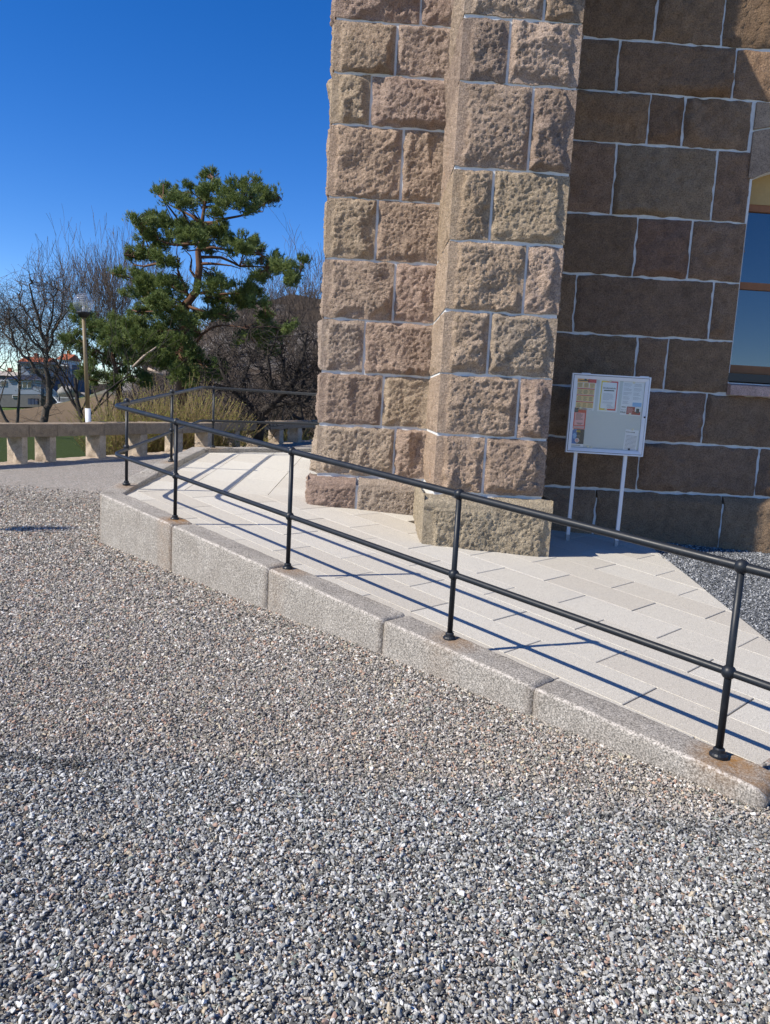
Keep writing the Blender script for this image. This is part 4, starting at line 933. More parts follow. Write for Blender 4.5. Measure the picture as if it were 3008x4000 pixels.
# ------------------------------------------------------------------ lawn, meadow and hill beyond the parapet
def lawn_z(x, y):
    x = np.asarray(x, float); y = np.asarray(y, float); d = np.hypot(x, y)
    z = -.45 - .0165 * (d - 20) + .12 * vnoise(x * .12, y * .12, 3)
    z = z + 7.5 * sstep(150, 260, d) + 2.5 * vnoise(x * .02 + 3, y * .02, 8) * sstep(120, 220, d)
    hill = (18.0 + .7 * vnoise(x * .15, y * .1, 12) + .5 * vnoise(x * .4, y * .3, 13)) * sstep(-50, -15, x + 4 * vnoise(x * .05, y * .05, 14)) * sstep(66, 112, y) * (1 - .25 * sstep(150, 260, y))
    return z + hill
q = N('grass'); p = q.pos(); sp_ = q.sep(p); dist = q.n('VectorMath', operation='LENGTH'); q.l(p, dist.inputs[0]); D_ = dist.outputs['Value']
g1 = q.noise(1.3, 6, .7, p); g2 = q.noise(14, 4, .7, p)
green = q.mix(q.ramp(g2, [(.3, 0.), (.7, 1.)]), (.050, .078, .022), (.10, .135, .042)); dry = q.mix(g2, (.20, .145, .085), (.30, .22, .14)); fresh = q.mix(g2, (.09, .15, .032), (.15, .22, .05))
jit = q.math('ADD', D_, q.math('MULTIPLY', q.math('SUBTRACT', q.noise(.12, 4, .6, p), .5), 26))
c = q.mix(q.ramp(q.math('MULTIPLY', jit, .01), [(.50, 0.), (.56, 1.)]), green, dry)
c = q.mix(q.ramp(q.math('MULTIPLY', jit, .01), [(.88, 0.), (.93, 1.)]), c, fresh)
brush = q.mix(q.noise(.5, 6, .75, p), (.045, .034, .026), (.15, .115, .09)); rock = q.mix(q.noise(.25, 6, .7, p), (.20, .185, .175), (.38, .35, .33))
hl = q.mix(q.ramp(q.noise(.07, 5, .65, p), [(.50, 0.), (.60, 1.)]), brush, rock)
hl = q.mix(q.ramp(q.noise(.045, 4, .6, p), [(.60, 0.), (.68, 1.)]), hl, (.035, .05, .022))
zz = q.math('ADD', sp_[2], q.math('MULTIPLY', q.math('SUBTRACT', q.noise(.3, 4, .6, p), .5), 2.0))
c = q.mix(q.ramp(q.math('ADD', q.math('MULTIPLY', zz, .1), .3), [(.36, 0.), (.46, 1.)]), c, hl)
q.bump(q.math('ADD', g2, q.math('MULTIPLY', q.noise(1.1, 6, .75, p), 1.5)), 1.0, .25); M_GRASS = q.set(c, .95, 0, .1)
th = np.linspace(rad(-75), rad(60), 170); rd = np.concatenate([np.linspace(6, 40, 40), np.linspace(42, 300, 120), np.linspace(330, 1600, 20)])
T_, R2 = np.meshgrid(th, rd); Xl = R2 * np.sin(T_); Yl_ = R2 * np.cos(T_); Zl = lawn_z(Xl, Yl_); wlx = wall_line(Yl_)
inside = (Xl > wlx - .35) & (Yl_ < 34); Zl = np.where(inside, np.minimum(Zl, -1.1), Zl)
il = np.arange(Xl.size).reshape(Xl.shape); LAWN = obj('meadow', fast_mesh('meadow', np.stack([Xl, Yl_, Zl], -1).reshape(-1, 3), np.stack([il[:-1, :-1], il[1:, :-1], il[1:, 1:], il[:-1, 1:]], -1).reshape(-1, 4)[:, ::-1], M_GRASS, True)); LAWN['kind'] = 'structure'; LAWN['label'] = 'green meadow and brush-grown rocky hill beyond the parapet'
def gnd(px, Y): p = at(px, 1500, Y); return Vector((p.x, p.y, float(lawn_z(p.x, p.y))))

# ------------------------------------------------------------------ plants
M_PBARK = plain('pine_bark', (.135, .075, .048), .9, 0, .2, .45, 9, .8); M_BARK = plain('grey_bark', (.085, .072, .06), .9, 0, .2, .35, 12, .6); M_DBARK = plain('dark_bark', (.042, .035, .03), .9, 0, .2, .35, 12, .6); M_TWIG = plain('twig_bark', (.10, .078, .062), .9, 0, .2, .3, 6)
M_DEAD = plain('dead_wood', (.38, .30, .24), .9, 0, .2, .2, 10)
def leafmat(name, c0, c1, trans=.25):
    q = N(name); p = q.pos(); f = q.noise(2.4, 4, .65, p); g = q.noise(19, 3, .6, p)
    c = q.mix(q.ramp(f, [(.32, 0.), (.68, 1.)]), c0, c1); c = q.mix(1.0, c, q.ramp(g, [(.3, .7), (.7, 1.3)]), 'MULTIPLY')
    m = q.set(c, .55, 0, .3); tl = q.n('BsdfTranslucent'); q.l(c, tl.inputs[0]); mx = q.n('MixShader'); mx.inputs[0].default_value = trans; q.l(q.b.outputs[0], mx.inputs[1]); q.l(tl.outputs[0], mx.inputs[2]); q.l(mx.outputs[0], q.out.inputs[0]); return m
M_NEED = leafmat('pine_needles', (.085, .13, .038), (.22, .265, .08)); M_BUD = leafmat('spring_leaves', (.24, .25, .045), (.40, .40, .09), .35)
M_WAND = plain('willow_wand', (.25, .18, .09), .8, 0, .2, .25, 6)

def tufts(centers, radii, dens, rng, length=.125, width=.010, blades=12, upbias=.7, stick=None):
    """bunches of needles through a set of ellipsoids; returns triangles"""
    tri = []
    for c, r in zip(centers, radii):
        n = max(6, int(dens * (r[0] * r[2] * 4 + r[0] * r[1] * 2))); ns = max(5, int(n / 26))
        d0 = rng.normal(size=(ns, 3)); d0 /= np.linalg.norm(d0, axis=1)[:, None]; sc_ = c + d0 * (rng.uniform(.15, 1, ns) ** .45)[:, None] * r
        k_ = rng.integers(0, ns, n); P = sc_[k_] + rng.normal(size=(n, 3)) * np.array([.085, .085, .075]); d = d0[k_]
        P[:, 2] += np.abs(rng.normal(size=n)) * .05
        ax = d * np.array([1, 1, .6]) + np.array([0, 0, upbias]) + rng.normal(size=(n, 3)) * .25; ax /= np.linalg.norm(ax, axis=1)[:, None]
        for b in range(blades):
            q_ = ax + rng.normal(size=(n, 3)) * .48; q_ /= np.linalg.norm(q_, axis=1)[:, None]; L = length * rng.uniform(.7, 1.25, n)
            base = P - ax * rng.uniform(0, .10, n)[:, None]
            s_ = np.cross(q_, rng.normal(size=(n, 3))); s_ /= np.linalg.norm(s_, axis=1)[:, None]
            tri.append(np.stack([base - s_ * width, base + s_ * width, base + q_ * L[:, None]], 1))
    return np.concatenate(tri).reshape(-1, 3)
def tri_obj(name, V, mat, parent): return obj(name, fast_mesh(name, V, np.arange(len(V)).reshape(-1, 3), mat), None, parent)

def pine(root, label, Y0, px2, trunk, trunk_r, limbs, clumps, seed, dens, depth=2.2, dead=()):
    rng = np.random.default_rng(seed); T = empty('pine_tree', root); tag(T, label, 'tree', 'pine trees'); R_ = lambda v: Vector(v) - root
    tp_ = [at(*px2(*p), Y0) for p in trunk]; tp_[0] = Vector(root)
    MB().tube([R_(p) for p in tp_], [trunk_r * (1 - .86 * i / (len(tp_) - 1)) for i in range(len(tp_))], 9).build('trunk', M_PBARK, T, None, True)
    cs, rs = [], []; offs = {}
    for x, y, a, b in clumps:
        o_ = -depth * .8 if b < 0 else rng.uniform(-depth, depth); b = abs(b); p = at(*px2(x, y), Y0 + o_); k = (Y0 + o_) / F * px2.s
        cs.append(np.array(p)); rs.append(np.array([a * k * 1.12, max(a, b) * k * 1.2, b * k * .98]))
    for l in limbs:
        pts = [Vector(at(*px2(*p), Y0 + .0)) for p in l]; off = rng.uniform(-1, 1) * depth * .8
        pts = [Vector(at(*px2(*p), Y0 + off * i / (len(l) - 1))) for i, p in enumerate(l)]
        pts2 = []
        for a, b in zip(pts[:-1], pts[1:]):
            for t in (0, .5): pts2.append(a.lerp(b, t) + Vector(rng.normal(size=3) * .04))
        pts2.append(pts[-1]); r0 = trunk_r * .27
        MB().tube([R_(p) for p in pts2], [r0 * (1 - .8 * i / (len(pts2) - 1)) for i in range(len(pts2))], 6).build('branch', M_PBARK, T, None, True)
    for l in dead:
        pts = [Vector(at(*px2(*p), Y0 - depth)) for p in l]; MB().tube([R_(p) for p in pts], [.05, .045, .03][:len(pts)], 6).build('dead_branch', M_DEAD, T, None, True)
    # twigs from the limbs into each clump
    m = MB(); lp = [Vector(at(*px2(*p), Y0)) for l in limbs for p in l] + tp_[2:]
    for c, r in zip(cs, rs):
        c = Vector(c); n = min(lp, key=lambda p: (p - c).length)
        for k in range(4):
            e = c + Vector(rng.normal(size=3) * r * .45); mid = n.lerp(e, .5) + Vector(rng.normal(size=3) * .12); m.tube([R_(n), R_(mid), R_(e)], [.028, .018, .008], 4, False)
    tw = m.build('twigs', M_PBARK, T); tw['kind'] = 'stuff'
    V = tufts([np.array(R_(c)) for c in cs], rs, dens, rng)
    cr = tri_obj('crown', V, M_NEED, T); cr['kind'] = 'stuff'; return T
class Px:
    def __init__(s, ox, oy, sc): s.ox, s.oy, s.s = ox, oy, sc
    def __call__(s, x, y): return s.ox + x * s.s, s.oy + y * s.s
pxA = Px(400, 650, .5412)
YP = 28.0
trunkA = [(560, 1750), (575, 1600), (590, 1330), (585, 1100), (600, 1000), (680, 900), (700, 720), (690, 620), (720, 520), (720, 400), (740, 260), (800, 80)]
limbsA = [[(715, 400), (560, 300), (440, 240)], [(730, 410), (880, 380), (1100, 330), (1280, 220)], [(690, 560), (520, 560), (300, 500), (220, 400)], [(700, 650), (850, 660), (990, 720), (1180, 745), (1420, 790)], [(700, 700), (850, 700), (1000, 740)],
          [(700, 600), (900, 610), (1150, 640)], [(620, 960), (560, 800), (545, 700), (540, 560)], [(690, 820), (640, 760), (650, 690), (590, 600)], [(550, 710), (370, 715), (230, 690), (160, 640)], [(640, 940), (480, 860), (250, 820), (70, 770)], [(600, 1000), (420, 1040), (250, 1050)],
          [(700, 900), (820, 930), (1000, 910), (1180, 1000)], [(600, 1180), (400, 1180), (200, 1200)], [(620, 1300), (720, 1220), (860, 1140), (1050, 1150), (1300, 1170)], [(600, 1330), (480, 1300), (300, 1290)], [(590, 1450), (720, 1430), (850, 1490)], [(600, 1000), (760, 1050), (900, 1080)], [(740, 300), (900, 240), (1010, 170)]]
clA = [(790, 90, 55, 60), (480, 190, 85, 55), (650, 190, 125, 75), (820, 200, 115, 80), (1000, 180, 120, 75), (1130, 220, 100, 60), (1240, 210, 65, 42), (560, 270, 100, 40), (1000, 290, 140, 35), (430, 180, 45, 40), (1110, 130, 40, 40),
       (230, 385, 60, 35), (300, 400, 80, 40), (420, 390, 100, 60), (520, 430, 110, 55), (650, 450, 110, 48), (800, 440, 90, 45), (350, 500, 105, 48), (480, 540, 130, 58), (650, 520, 110, 48), (850, 510, 120, 55), (1000, 530, 105, 48), (1100, 590, 85, 42), (950, 590, 120, 36),
       (210, 630, 70, 36), (330, 630, 120, 52), (450, 680, 110, 40), (780, 600, 90, 26), (1160, 720, 110, 45), (1300, 720, 100, 55), (1430, 690, 60, 45), (1400, 800, 85, 45), (1150, 790, 90, 35), (1340, 830, 55, 38), (1240, 660, 60, 25),
       (100, 770, 52, 28), (220, 800, 75, 42), (350, 850, 120, 58), (480, 830, 110, 55), (560, 870, 80, 45), (300, 930, 130, 58), (800, 790, 90, 55), (830, 880, 100, 55), (1010, 880, 85, 46), (1090, 920, 72, 48), (950, 960, 112, 56), (820, 980, 100, 55), (1120, 990, 65, 36),
       (400, 980, 130, 58), (300, 1050, 105, 56), (480, 1060, 112, 56), (650, 1060, 100, 45), (800, 1060, 80, 36), (900, 1080, 72, 36), (200, 1150, 130, 62), (350, 1180, 130, 66), (500, 1180, 120, 66), (80, 1200, 80, 50), (620, 1190, 80, 46),
       (1250, 1180, 110, 64), (1060, 1180, 80, 36), (1150, 1240, 95, 46), (1330, 1150, 55, 46), (1200, 1080, 85, 36), (300, 1290, 110, 56), (480, 1290, 120, 66), (600, 1410, 110, 56), (480, 1430, 110, 46), (730, 1420, 120, 56), (700, 1500, 140, 46), (850, 1500, 65, 36), (540, 1540, 55, 36), (1000, 1250, 55, 36), (1180, 1330, 72, 36), (560, 1260, 90, -50), (640, 1340, 80, -45), (560, 1490, 80, -50), (420, 1360, 90, -50), (250, 1230, 90, -50), (640, 1130, 70, -35), (480, 940, 80, -40), (700, 880, 50, -25), (620, 480, 80, -36), (800, 340, 70, -30), (860, 1430, 60, -36), (640, 1570, 70, -36), (380, 1250, 80, -45), (180, 1260, 80, -45), (90, 1290, 80, -50), (200, 1380, 80, -40)]
pine(gnd(708, YP), 'tall spreading pine with a reddish bent trunk behind the parapet', YP, pxA, trunkA, .235, limbsA, clA, 5, 260, 2.2, [[(220, 1450), (300, 1370), (390, 1305)], [(330, 1460), (440, 1510)]])
pxB = Px(0, 0, 1.0)
clB = [(325, 1235, 42, 42), (300, 1330, 55, 48), (390, 1310, 62, 50), (470, 1330, 66, 55), (560, 1330, 66, 52), (380, 1400, 66, 36), (480, 1415, 72, 40), (420, 1490, 62, 36), (540, 1480, 55, 36), (360, 1270, 45, 36), (440, 1270, 50, 34), (610, 1400, 45, 40), (350, 1460, 40, 30)]
pine(gnd(470, 31.5), 'low bushy pine leaning out beside the globe lamp', 31.5, pxB, [(470, 1700), (468, 1560), (455, 1460), (440, 1380), (420, 1300)], .17, [[(455, 1440), (540, 1390), (600, 1360)], [(450, 1420), (380, 1370), (310, 1330)], [(430, 1330), (350, 1270), (325, 1225)], [(462, 1500), (540, 1470)], [(460, 1480), (380, 1480)]], clB, 6, 240, 1.4)

def bare_tree(root, height, seed, spread=.55, r0=.14, levels=5, lean=(0, 0), mat=M_BARK, name='bare_tree', label='', group='bare trees', first=.28, kids=(3, 4), stems=1, up=.18, leaves=0, category='tree', twist=.25, minr=.006):
    rng = random.Random(seed); T = empty(name, root); tag(T, label, category, group); lv = []
    trunk = MB(); tw = MB()
    def grow(p, d, L, r, lev):
        m = trunk if lev <= 1 else tw; n = 4 if lev < 2 else 3; pts = [p]; rs = [r]; q_ = p.copy(); dd = d.copy()
        for i in range(n):
            dd = (dd + Vector((rng.gauss(0, 1), rng.gauss(0, 1), rng.gauss(0, .6))) * twist * (.6 if lev == 0 else 1) + Vector((0, 0, up * .25))).normalized(); q_ = q_ + dd * L / n; pts.append(q_.copy()); rs.append(max(r * (1 - .55 * (i + 1) / n), minr))
        m.tube(pts, rs, 7 if lev == 0 else 5 if lev < 3 else 3, False)
        if leaves and lev >= levels - 2:
            for p_ in pts[1:]: lv.append(p_)
        if lev >= levels: return
        k = rng.randint(*kids) + (1 if lev == 0 else 0)
        for j in range(k):
            t = rng.uniform(.45 if lev == 0 else .25, 1.0); i = min(int(t * n), n - 1); b = pts[i].lerp(pts[i + 1], t * n - i); a = 2 * math.pi * (j / k + rng.uniform(-.15, .15))
            side = dd.orthogonal().normalized(); side = Matrix.Rotation(a, 3, dd) @ side; nd = (dd * (1 - spread) + side * spread * rng.uniform(.8, 1.4) + Vector((0, 0, up))).normalized()
            grow(b, nd, L * rng.uniform(.55, .85), max(rs[min(i + 1, len(rs) - 1)] * rng.uniform(.5, .75), minr), lev + 1)
    for s_ in range(stems):
        a = 6.283 * s_ / max(stems, 1) + rng.random(); d0 = Vector((lean[0] + (math.cos(a) * .35 if stems > 1 else 0), lean[1] + (math.sin(a) * .35 if stems > 1 else 0), 1)).normalized()
        grow(Vector((0, 0, -.1)), d0, height * (.42 if levels > 3 else .5), r0 * (1 if stems == 1 else .7), 0)
    trunk.build('trunk', mat, T, None, True); o = tw.build('branches', mat if levels < 4 else (M_TWIG if mat is M_BARK else mat), T); o['kind'] = 'stuff'
    if leaves and lv:
        rg = np.random.default_rng(seed); P = np.array([tuple(x) for x in lv]); P = P[rg.integers(0, len(P), leaves)] + rg.normal(size=(leaves, 3)) * .03; a = rg.normal(size=(leaves, 3)); a /= np.linalg.norm(a, axis=1)[:, None]; b = np.cross(a, rg.normal(size=(leaves, 3))); b /= np.linalg.norm(b, axis=1)[:, None]
        V = np.stack([P - b * .012, P + b * .012, P + a * .045], 1).reshape(-1, 3); o = tri_obj('leaves', V, M_BUD, T); o['kind'] = 'stuff'
    return T
bare_tree(gnd(60, 40), 9.0, 12, .5, .13, 5, (-.05, 0), M_BARK, label='bare tree with fine reddish buds beside the forked tree', stems=2, kids=(3, 4))
bare_tree(gnd(395, 22.5), 6.5, 13, .42, .10, 4, (-.28, .05), M_DBARK, label='slim dark leaning bare tree rising behind the lamp sleeve', kids=(3, 3))
for k, (px_, Y_, h_, lab) in enumerate(((330, 52, 12.5, 'thin upright bare tree behind the low pine, closest to the forked tree'), (420, 56, 13.2, 'thin upright bare tree behind the crown of the low pine'), (500, 54, 13.5, 'thin upright bare tree between the low pine and the tall pine'), (570, 58, 13, 'thin upright bare tree partly hidden by the tall pine'))):
    bare_tree(gnd(px_, Y_), h_, 20 + k, .33, .12, 5, (0, 0), M_BARK, label=lab, stems=3, kids=(3, 3), up=.4, twist=.16, minr=.008)
for k, (px_, Y_, h_, lab) in enumerate(((1050, 62, 14.5, 'slender bare tree on the hill slope nearest the pine'), (1150, 66, 16, 'slender bare tree on the hill slope with a split top'), (1215, 60, 15, 'slender bare tree on the hill slope nearest the building'))):
    bare_tree(gnd(px_, Y_), h_, 40 + k, .36, .12, 5, (0, 0), M_BARK, label=lab, stems=2, kids=(3, 3), up=.35, minr=.009)
# gnarled dark tree with heavy low limbs
def gnarled(root, label, limbs, Y0, seed, mat=None, tw_n=5, tw_l=(.35, 1.1), name='gnarled_tree', upw=.35, tr=1.0, depth=.9, buds=0):
    mat = mat or M_DBARK; BP = []
    rng = random.Random(seed); T = empty(name, root); tag(T, label, 'tree', 'bare trees'); R_ = lambda v: Vector(v) - root; tw = MB()
    for l, r in limbs:
        off = rng.uniform(-depth, depth); P = [R_(at(x, y, Y0 + off * i / len(l))) for i, (x, y) in enumerate(l)]; pts = []
        for a, b in zip(P[:-1], P[1:]):
            for t in (0, .33, .66): pts.append(a.lerp(b, t) + Vector((rng.gauss(0, .03), rng.gauss(0, .05), rng.gauss(0, .03))))
        pts.append(P[-1]); rs = [r * (1 - .72 * i / (len(pts) - 1)) for i in range(len(pts))]
        MB().tube(pts, rs, 7).build('limb', mat, T, None, True)
        for p in pts[2:]:
            for k in range(tw_n):
                d = Vector((rng.gauss(0, 1), rng.gauss(0, 1), rng.gauss(upw, .8))).normalized(); L = rng.uniform(*tw_l); q_ = [p]
                for i in range(4):
                    d = (d + Vector((rng.gauss(0, .35), rng.gauss(0, .35), rng.gauss(0, .3)))).normalized(); q_.append(q_[-1] + d * L / 4)
                tw.tube(q_, [x * tr for x in (.022, .016, .012, .009, .006)], 3, False); BP += q_[2:]
                for j in (2, 3):
                    e = [q_[j]]; dd = Vector((rng.gauss(0, 1), rng.gauss(0, 1), rng.gauss(.3, .8))).normalized()
                    for i in range(3): dd = (dd + Vector((rng.gauss(0, .4), rng.gauss(0, .4), rng.gauss(0, .3)))).normalized(); e.append(e[-1] + dd * L * .22)
                    tw.tube(e, [x * tr for x in (.011, .009, .007, .005)], 3, False); BP += e[1:]
    o = tw.build('twigs', mat, T); o['kind'] = 'stuff'
    if buds:
        rg = np.random.default_rng(seed); P = np.array([tuple(x) for x in BP])[rg.integers(0, len(BP), buds)] + rg.normal(size=(buds, 3)) * .02; a = rg.normal(size=(buds, 3)); b = np.cross(a, rg.normal(size=(buds, 3))); a /= np.linalg.norm(a, axis=1)[:, None]; b /= np.linalg.norm(b, axis=1)[:, None]
        o = tri_obj('buds', np.stack([P - b * .014, P + b * .014, P + a * .05], 1).reshape(-1, 3), plain('reddish_buds', (.30, .15, .07), .8), T); o['kind'] = 'stuff'
    return T
c7b = lambda *pts: [(x * .5252, 1050 + y * .5252) for x, y in pts]
gnarled(gnd(172, 33), 'large bare tree with a forked grey trunk in front of the blue-grey house', [(c7b((325, 1200), (335, 1110), (370, 950), (355, 800), (345, 650), (338, 540)), .19), (c7b((362, 860), (290, 790), (210, 680), (110, 570), (78, 430), (60, 300)), .09), (c7b((340, 620), (240, 530), (150, 420), (95, 320), (30, 250)), .06), (c7b((372, 900), (420, 780), (470, 640), (480, 540), (520, 430)), .07), (c7b((345, 640), (400, 480), (440, 400), (500, 310), (540, 230)), .06),
    (c7b((338, 560), (300, 420), (255, 280), (225, 120), (220, 40)), .075), (c7b((342, 580), (365, 440), (390, 290), (420, 160), (400, 90)), .06), (c7b((330, 500), (260, 420), (180, 300), (150, 200), (165, 110)), .05), (c7b((350, 700), (280, 560), (220, 440), (200, 320)), .045), (c7b((380, 520), (450, 330), (470, 200), (480, 110)), .045), (c7b((210, 680), (200, 560), (130, 430), (10, 380)), .04), (c7b((110, 570), (30, 480), (0, 400), (-60, 330)), .04), (c7b((300, 420), (330, 280), (320, 160)), .04)], 33, 11, M_BARK, 4, (.5, 1.5), 'forked_tree', .55, .62, 1.6, 1500)
gnarled(gnd(1010, 24), 'gnarled dark tree with thick crooked limbs between the pine and the building', [([(1010, 1720), (1000, 1630), (960, 1570), (900, 1520), (860, 1440), (850, 1360)], .13), ([(1010, 1720), (1020, 1620), (1090, 1550), (1150, 1480), (1180, 1400), (1200, 1300)], .16), ([(1040, 1600), (1120, 1575), (1200, 1580), (1260, 1600)], .08), ([(1080, 1560), (1060, 1480), (1050, 1400), (1080, 1320)], .08), ([(1130, 1500), (1200, 1460), (1270, 1400)], .08), ([(960, 1570), (950, 1480), (980, 1400), (960, 1330)], .07), ([(900, 1520), (830, 1500), (780, 1510)], .06), ([(1090, 1550), (1150, 1540), (1240, 1500)], .06)], 24, 61)
gnarled(gnd(1180, 30), 'dark bare thicket tree against the hillside next to the building corner', [([(1180, 1680), (1170, 1560), (1200, 1450), (1190, 1340)], .1), ([(1180, 1600), (1240, 1500), (1280, 1400)], .08), ([(1170, 1560), (1110, 1450), (1100, 1350), (1120, 1260)], .08), ([(1180, 1640), (1080, 1560), (1020, 1450)], .07)], 30, 62)

# pale wands of the budding shrubs behind the parapet
def shrub(px_, Y_, w, h, n, seed, label, leaf=5):
    root = gnd(px_, Y_); rg = np.random.default_rng(seed); T = empty('budding_shrub', root); tag(T, label, 'shrub', 'budding shrubs behind the parapet'); m = MB(); L = []
    for k in range(n):
        a = rg.uniform(0, 6.283); r = rg.uniform(0, 1) ** .5; b = Vector((math.cos(a) * r * w * .75, math.sin(a) * r * w * .6, 0)); d = Vector((math.cos(a) * r * .45 + rg.normal() * .12, math.sin(a) * r * .4 + rg.normal() * .1, 1)).normalized(); H_ = h * rg.uniform(.55, 1.08) * (1 - .25 * r); pts = [b]
        for i in range(4):
            d = (d + Vector((rg.normal() * .09, rg.normal() * .09, .0)) + Vector((d.x, d.y, 0)) * .12).normalized(); pts.append(pts[-1] + d * H_ / 4)
        m.tube(pts, [.010, .009, .008, .006, .004], 3, False)
        for j in range(leaf * 6):
            t = rg.uniform(1.2, 4); i = min(int(t), 3); L.append(tuple(pts[i].lerp(pts[i + 1], t - i)))
    o = m.build('stems', M_WAND, T); o['kind'] = 'stuff'
    P = np.array(L); N_ = len(P); a = rg.normal(size=(N_, 3)) + np.array([0, 0, .6]); a /= np.linalg.norm(a, axis=1)[:, None]; b = np.cross(a, rg.normal(size=(N_, 3))); b /= np.linalg.norm(b, axis=1)[:, None]; s_ = rg.uniform(.6, 1.3, N_)[:, None]
    V = np.stack([P - b * .011 * s_, P + b * .011 * s_, P + a * .04 * s_], 1).reshape(-1, 3); o = tri_obj('leaves', V, M_BUD, T); o['kind'] = 'stuff'
for k, (px_, Y_, w, h, n, lab) in enumerate(((560, 21.5, 1.15, 2.5, 330, 'tall budding shrub of pale yellow wands beneath the low pine'), (690, 22.0, 1.15, 2.85, 380, 'tallest budding shrub of pale yellow wands beneath the tall pine'), (800, 22.6, 1.05, 2.4, 300, 'budding shrub of pale wands thinning out towards the gnarled tree'), (455, 20.6, .7, 2.2, 220, 'small budding shrub beside the globe lamp'), (900, 25.5, 1.0, 1.7, 200, 'low budding shrub at the foot of the gnarled tree'), (1120, 31.5, 1.5, 1.5, 200, 'low sparse shrub beyond the far end of the parapet'))):
    shrub(px_, Y_, w, h, n, 70 + k, lab)
# brush covering the hillside
rg = np.random.default_rng(91); m = MB()
for k in range(900):
    Y_ = rg.uniform(40, 125); px_ = rg.uniform(560, 1290) if k < 650 else rg.uniform(-250, 420); Y_ = Y_ if k < 650 else rg.uniform(145, 200); b = gnd(px_, Y_); H_ = rg.uniform(1.6, 4.2) * (1 if k < 650 else 1.5)
    if b.z > 10.5 and rg.random() < .8: continue
    for j in range(9):
        d = Vector((rg.normal() * .45, rg.normal() * .45, 1)).normalized(); e = b + d * H_ * rg.uniform(.5, 1); mid = b.lerp(e, .5) + Vector(rg.normal(size=3) * .15 * H_ * .4); m.tube([b, mid, e], [.05, .035, .015], 3, False)
        for i in range(4): t = rg.uniform(.35, 1); p_ = mid.lerp(e, t); m.tube([p_, p_ + Vector((rg.normal() * .5, rg.normal() * .5, rg.uniform(.2, .8))) * H_ * .3], [.022, .01], 3, False)
o = m.build('brushwood', M_TWIG); tag(o, 'dense brown leafless brushwood over the hillside and far ridge', 'brushwood', kind='stuff')
# boulders and rock
def boulder(c, r, seed, label, col=(.30, .29, .28)):
    th_, ph = np.meshgrid(np.linspace(0, 2 * math.pi, 25), np.linspace(-math.pi / 2, math.pi / 2, 15)); d = np.stack([np.cos(ph) * np.cos(th_), np.cos(ph) * np.sin(th_), np.sin(ph)], -1)
    k = 1 + .22 * fbm(d[..., 0] * 1.8 + seed, d[..., 1] * 1.8 + d[..., 2] * 2.3, seed, 3); k[:, -1] = k[:, 0]; V = (d * k[..., None] * np.array(r)).reshape(-1, 3); i = np.arange(len(V)).reshape(th_.shape)
    o = obj('boulder', fast_mesh('boulder', V, np.stack([i[:-1, :-1], i[:-1, 1:], i[1:, 1:], i[1:, :-1]], -1).reshape(-1, 4), M_PAR)); o.location = c; o.color = (*col, 1); tag(o, label, 'boulder', 'boulders'); return o

# ------------------------------------------------------------------ houses far beyond the meadow
YH = 138.0
HP = lambda x, y, dy=0.0: at(x, y, YH + dy)
hb = gnd(90, YH); HOUSE = empty('blue_grey_house', HP(90, 1582)); tag(HOUSE, 'blue-grey two-storey boarded house with a dark metal lean-to roof beyond the meadow', 'house')
hr = lambda v: Vector(v) - HOUSE.location
q = N('blue_grey_boards'); p = q.coord(); x_ = q.sep(p); wv = q.n('TexWave', wave_type='BANDS', bands_direction='X'); wv.inputs['Scale'].default_value = 1.6; q.l(p, wv.inputs[0]); c = q.mix(wv.outputs['Fac'], (.19, .22, .27), (.29, .33, .385)); q.bump(wv.outputs['Fac'], .5, .05); M_BOARD = q.set(c, .8, 0, .2)
M_BSIDE = plain('blue_boards', (.10, .14, .23), .8, 0, .2, .1, 2); M_HROOF = plain('dark_blue_metal_roof', (.05, .06, .10), .4, .3, .4, .1, 3); M_BASE = plain('grey_foundation', (.14, .135, .13), .9, 0, .2, .3, 2); M_WHITE = plain('white_trim', (.72, .72, .72), .6); M_HGL = plain('house_window_glass', (.02, .025, .03), .1, 0, .6); M_TILE = plain('red_roof_tiles', (.36, .11, .055), .8, 0, .2, .3, 3); M_DECK = plain('weathered_deck', (.42, .41, .40), .8, 0, .2, .1, 4)
def slab(name, pts, dy, mat, parent=HOUSE):     # front polygon at pixel points, given depth dy behind it
    m = MB(); A = [hr(HP(x, y, d0)) for x, y, d0 in pts]; B = [p + Vector((0, dy, 0)) for p in A]; n = len(A)
    m.add(A + B, [tuple(range(n)), tuple(range(2 * n - 1, n - 1, -1))] + [(k, n + k, n + (k + 1) % n, (k + 1) % n) for k in range(n)]); return m.build(name, mat, parent)
def rect(x0, y0, x1, y1, d=0.0): return [(x0, y1, d), (x1, y1, d), (x1, y0, d), (x0, y0, d)]
wl1 = slab('lower_wall', rect(-60, 1482, 160, 1540), 8, M_BOARD); slab('foundation', rect(-60, 1540, 160, 1590, .05), 7.9, M_BASE)
wl2 = slab('upper_wall', rect(81, 1415, 213, 1470, 2.5), 7, M_BOARD); wl3 = slab('side_block', rect(160, 1424, 281, 1590, 3.4), 9, M_BSIDE)
rf = slab('lean_to_roof', [(20, 1480, -.5), (175, 1488, -.5), (212, 1470, 2.6), (78, 1463, 2.6)], .15, M_HROOF)
for k in range(9):
    t = (k + .5) / 9; a = Vector(hr(HP(20 + 155 * t, 1480 + 8 * t, -.5))); b = Vector(hr(HP(78 + 134 * t, 1463 + 7 * t, 2.6))); MB().tube([a + Vector((0, 0, .03)), b + Vector((0, 0, .03))], .035, 4).build('roof_seam', M_HROOF, rf)
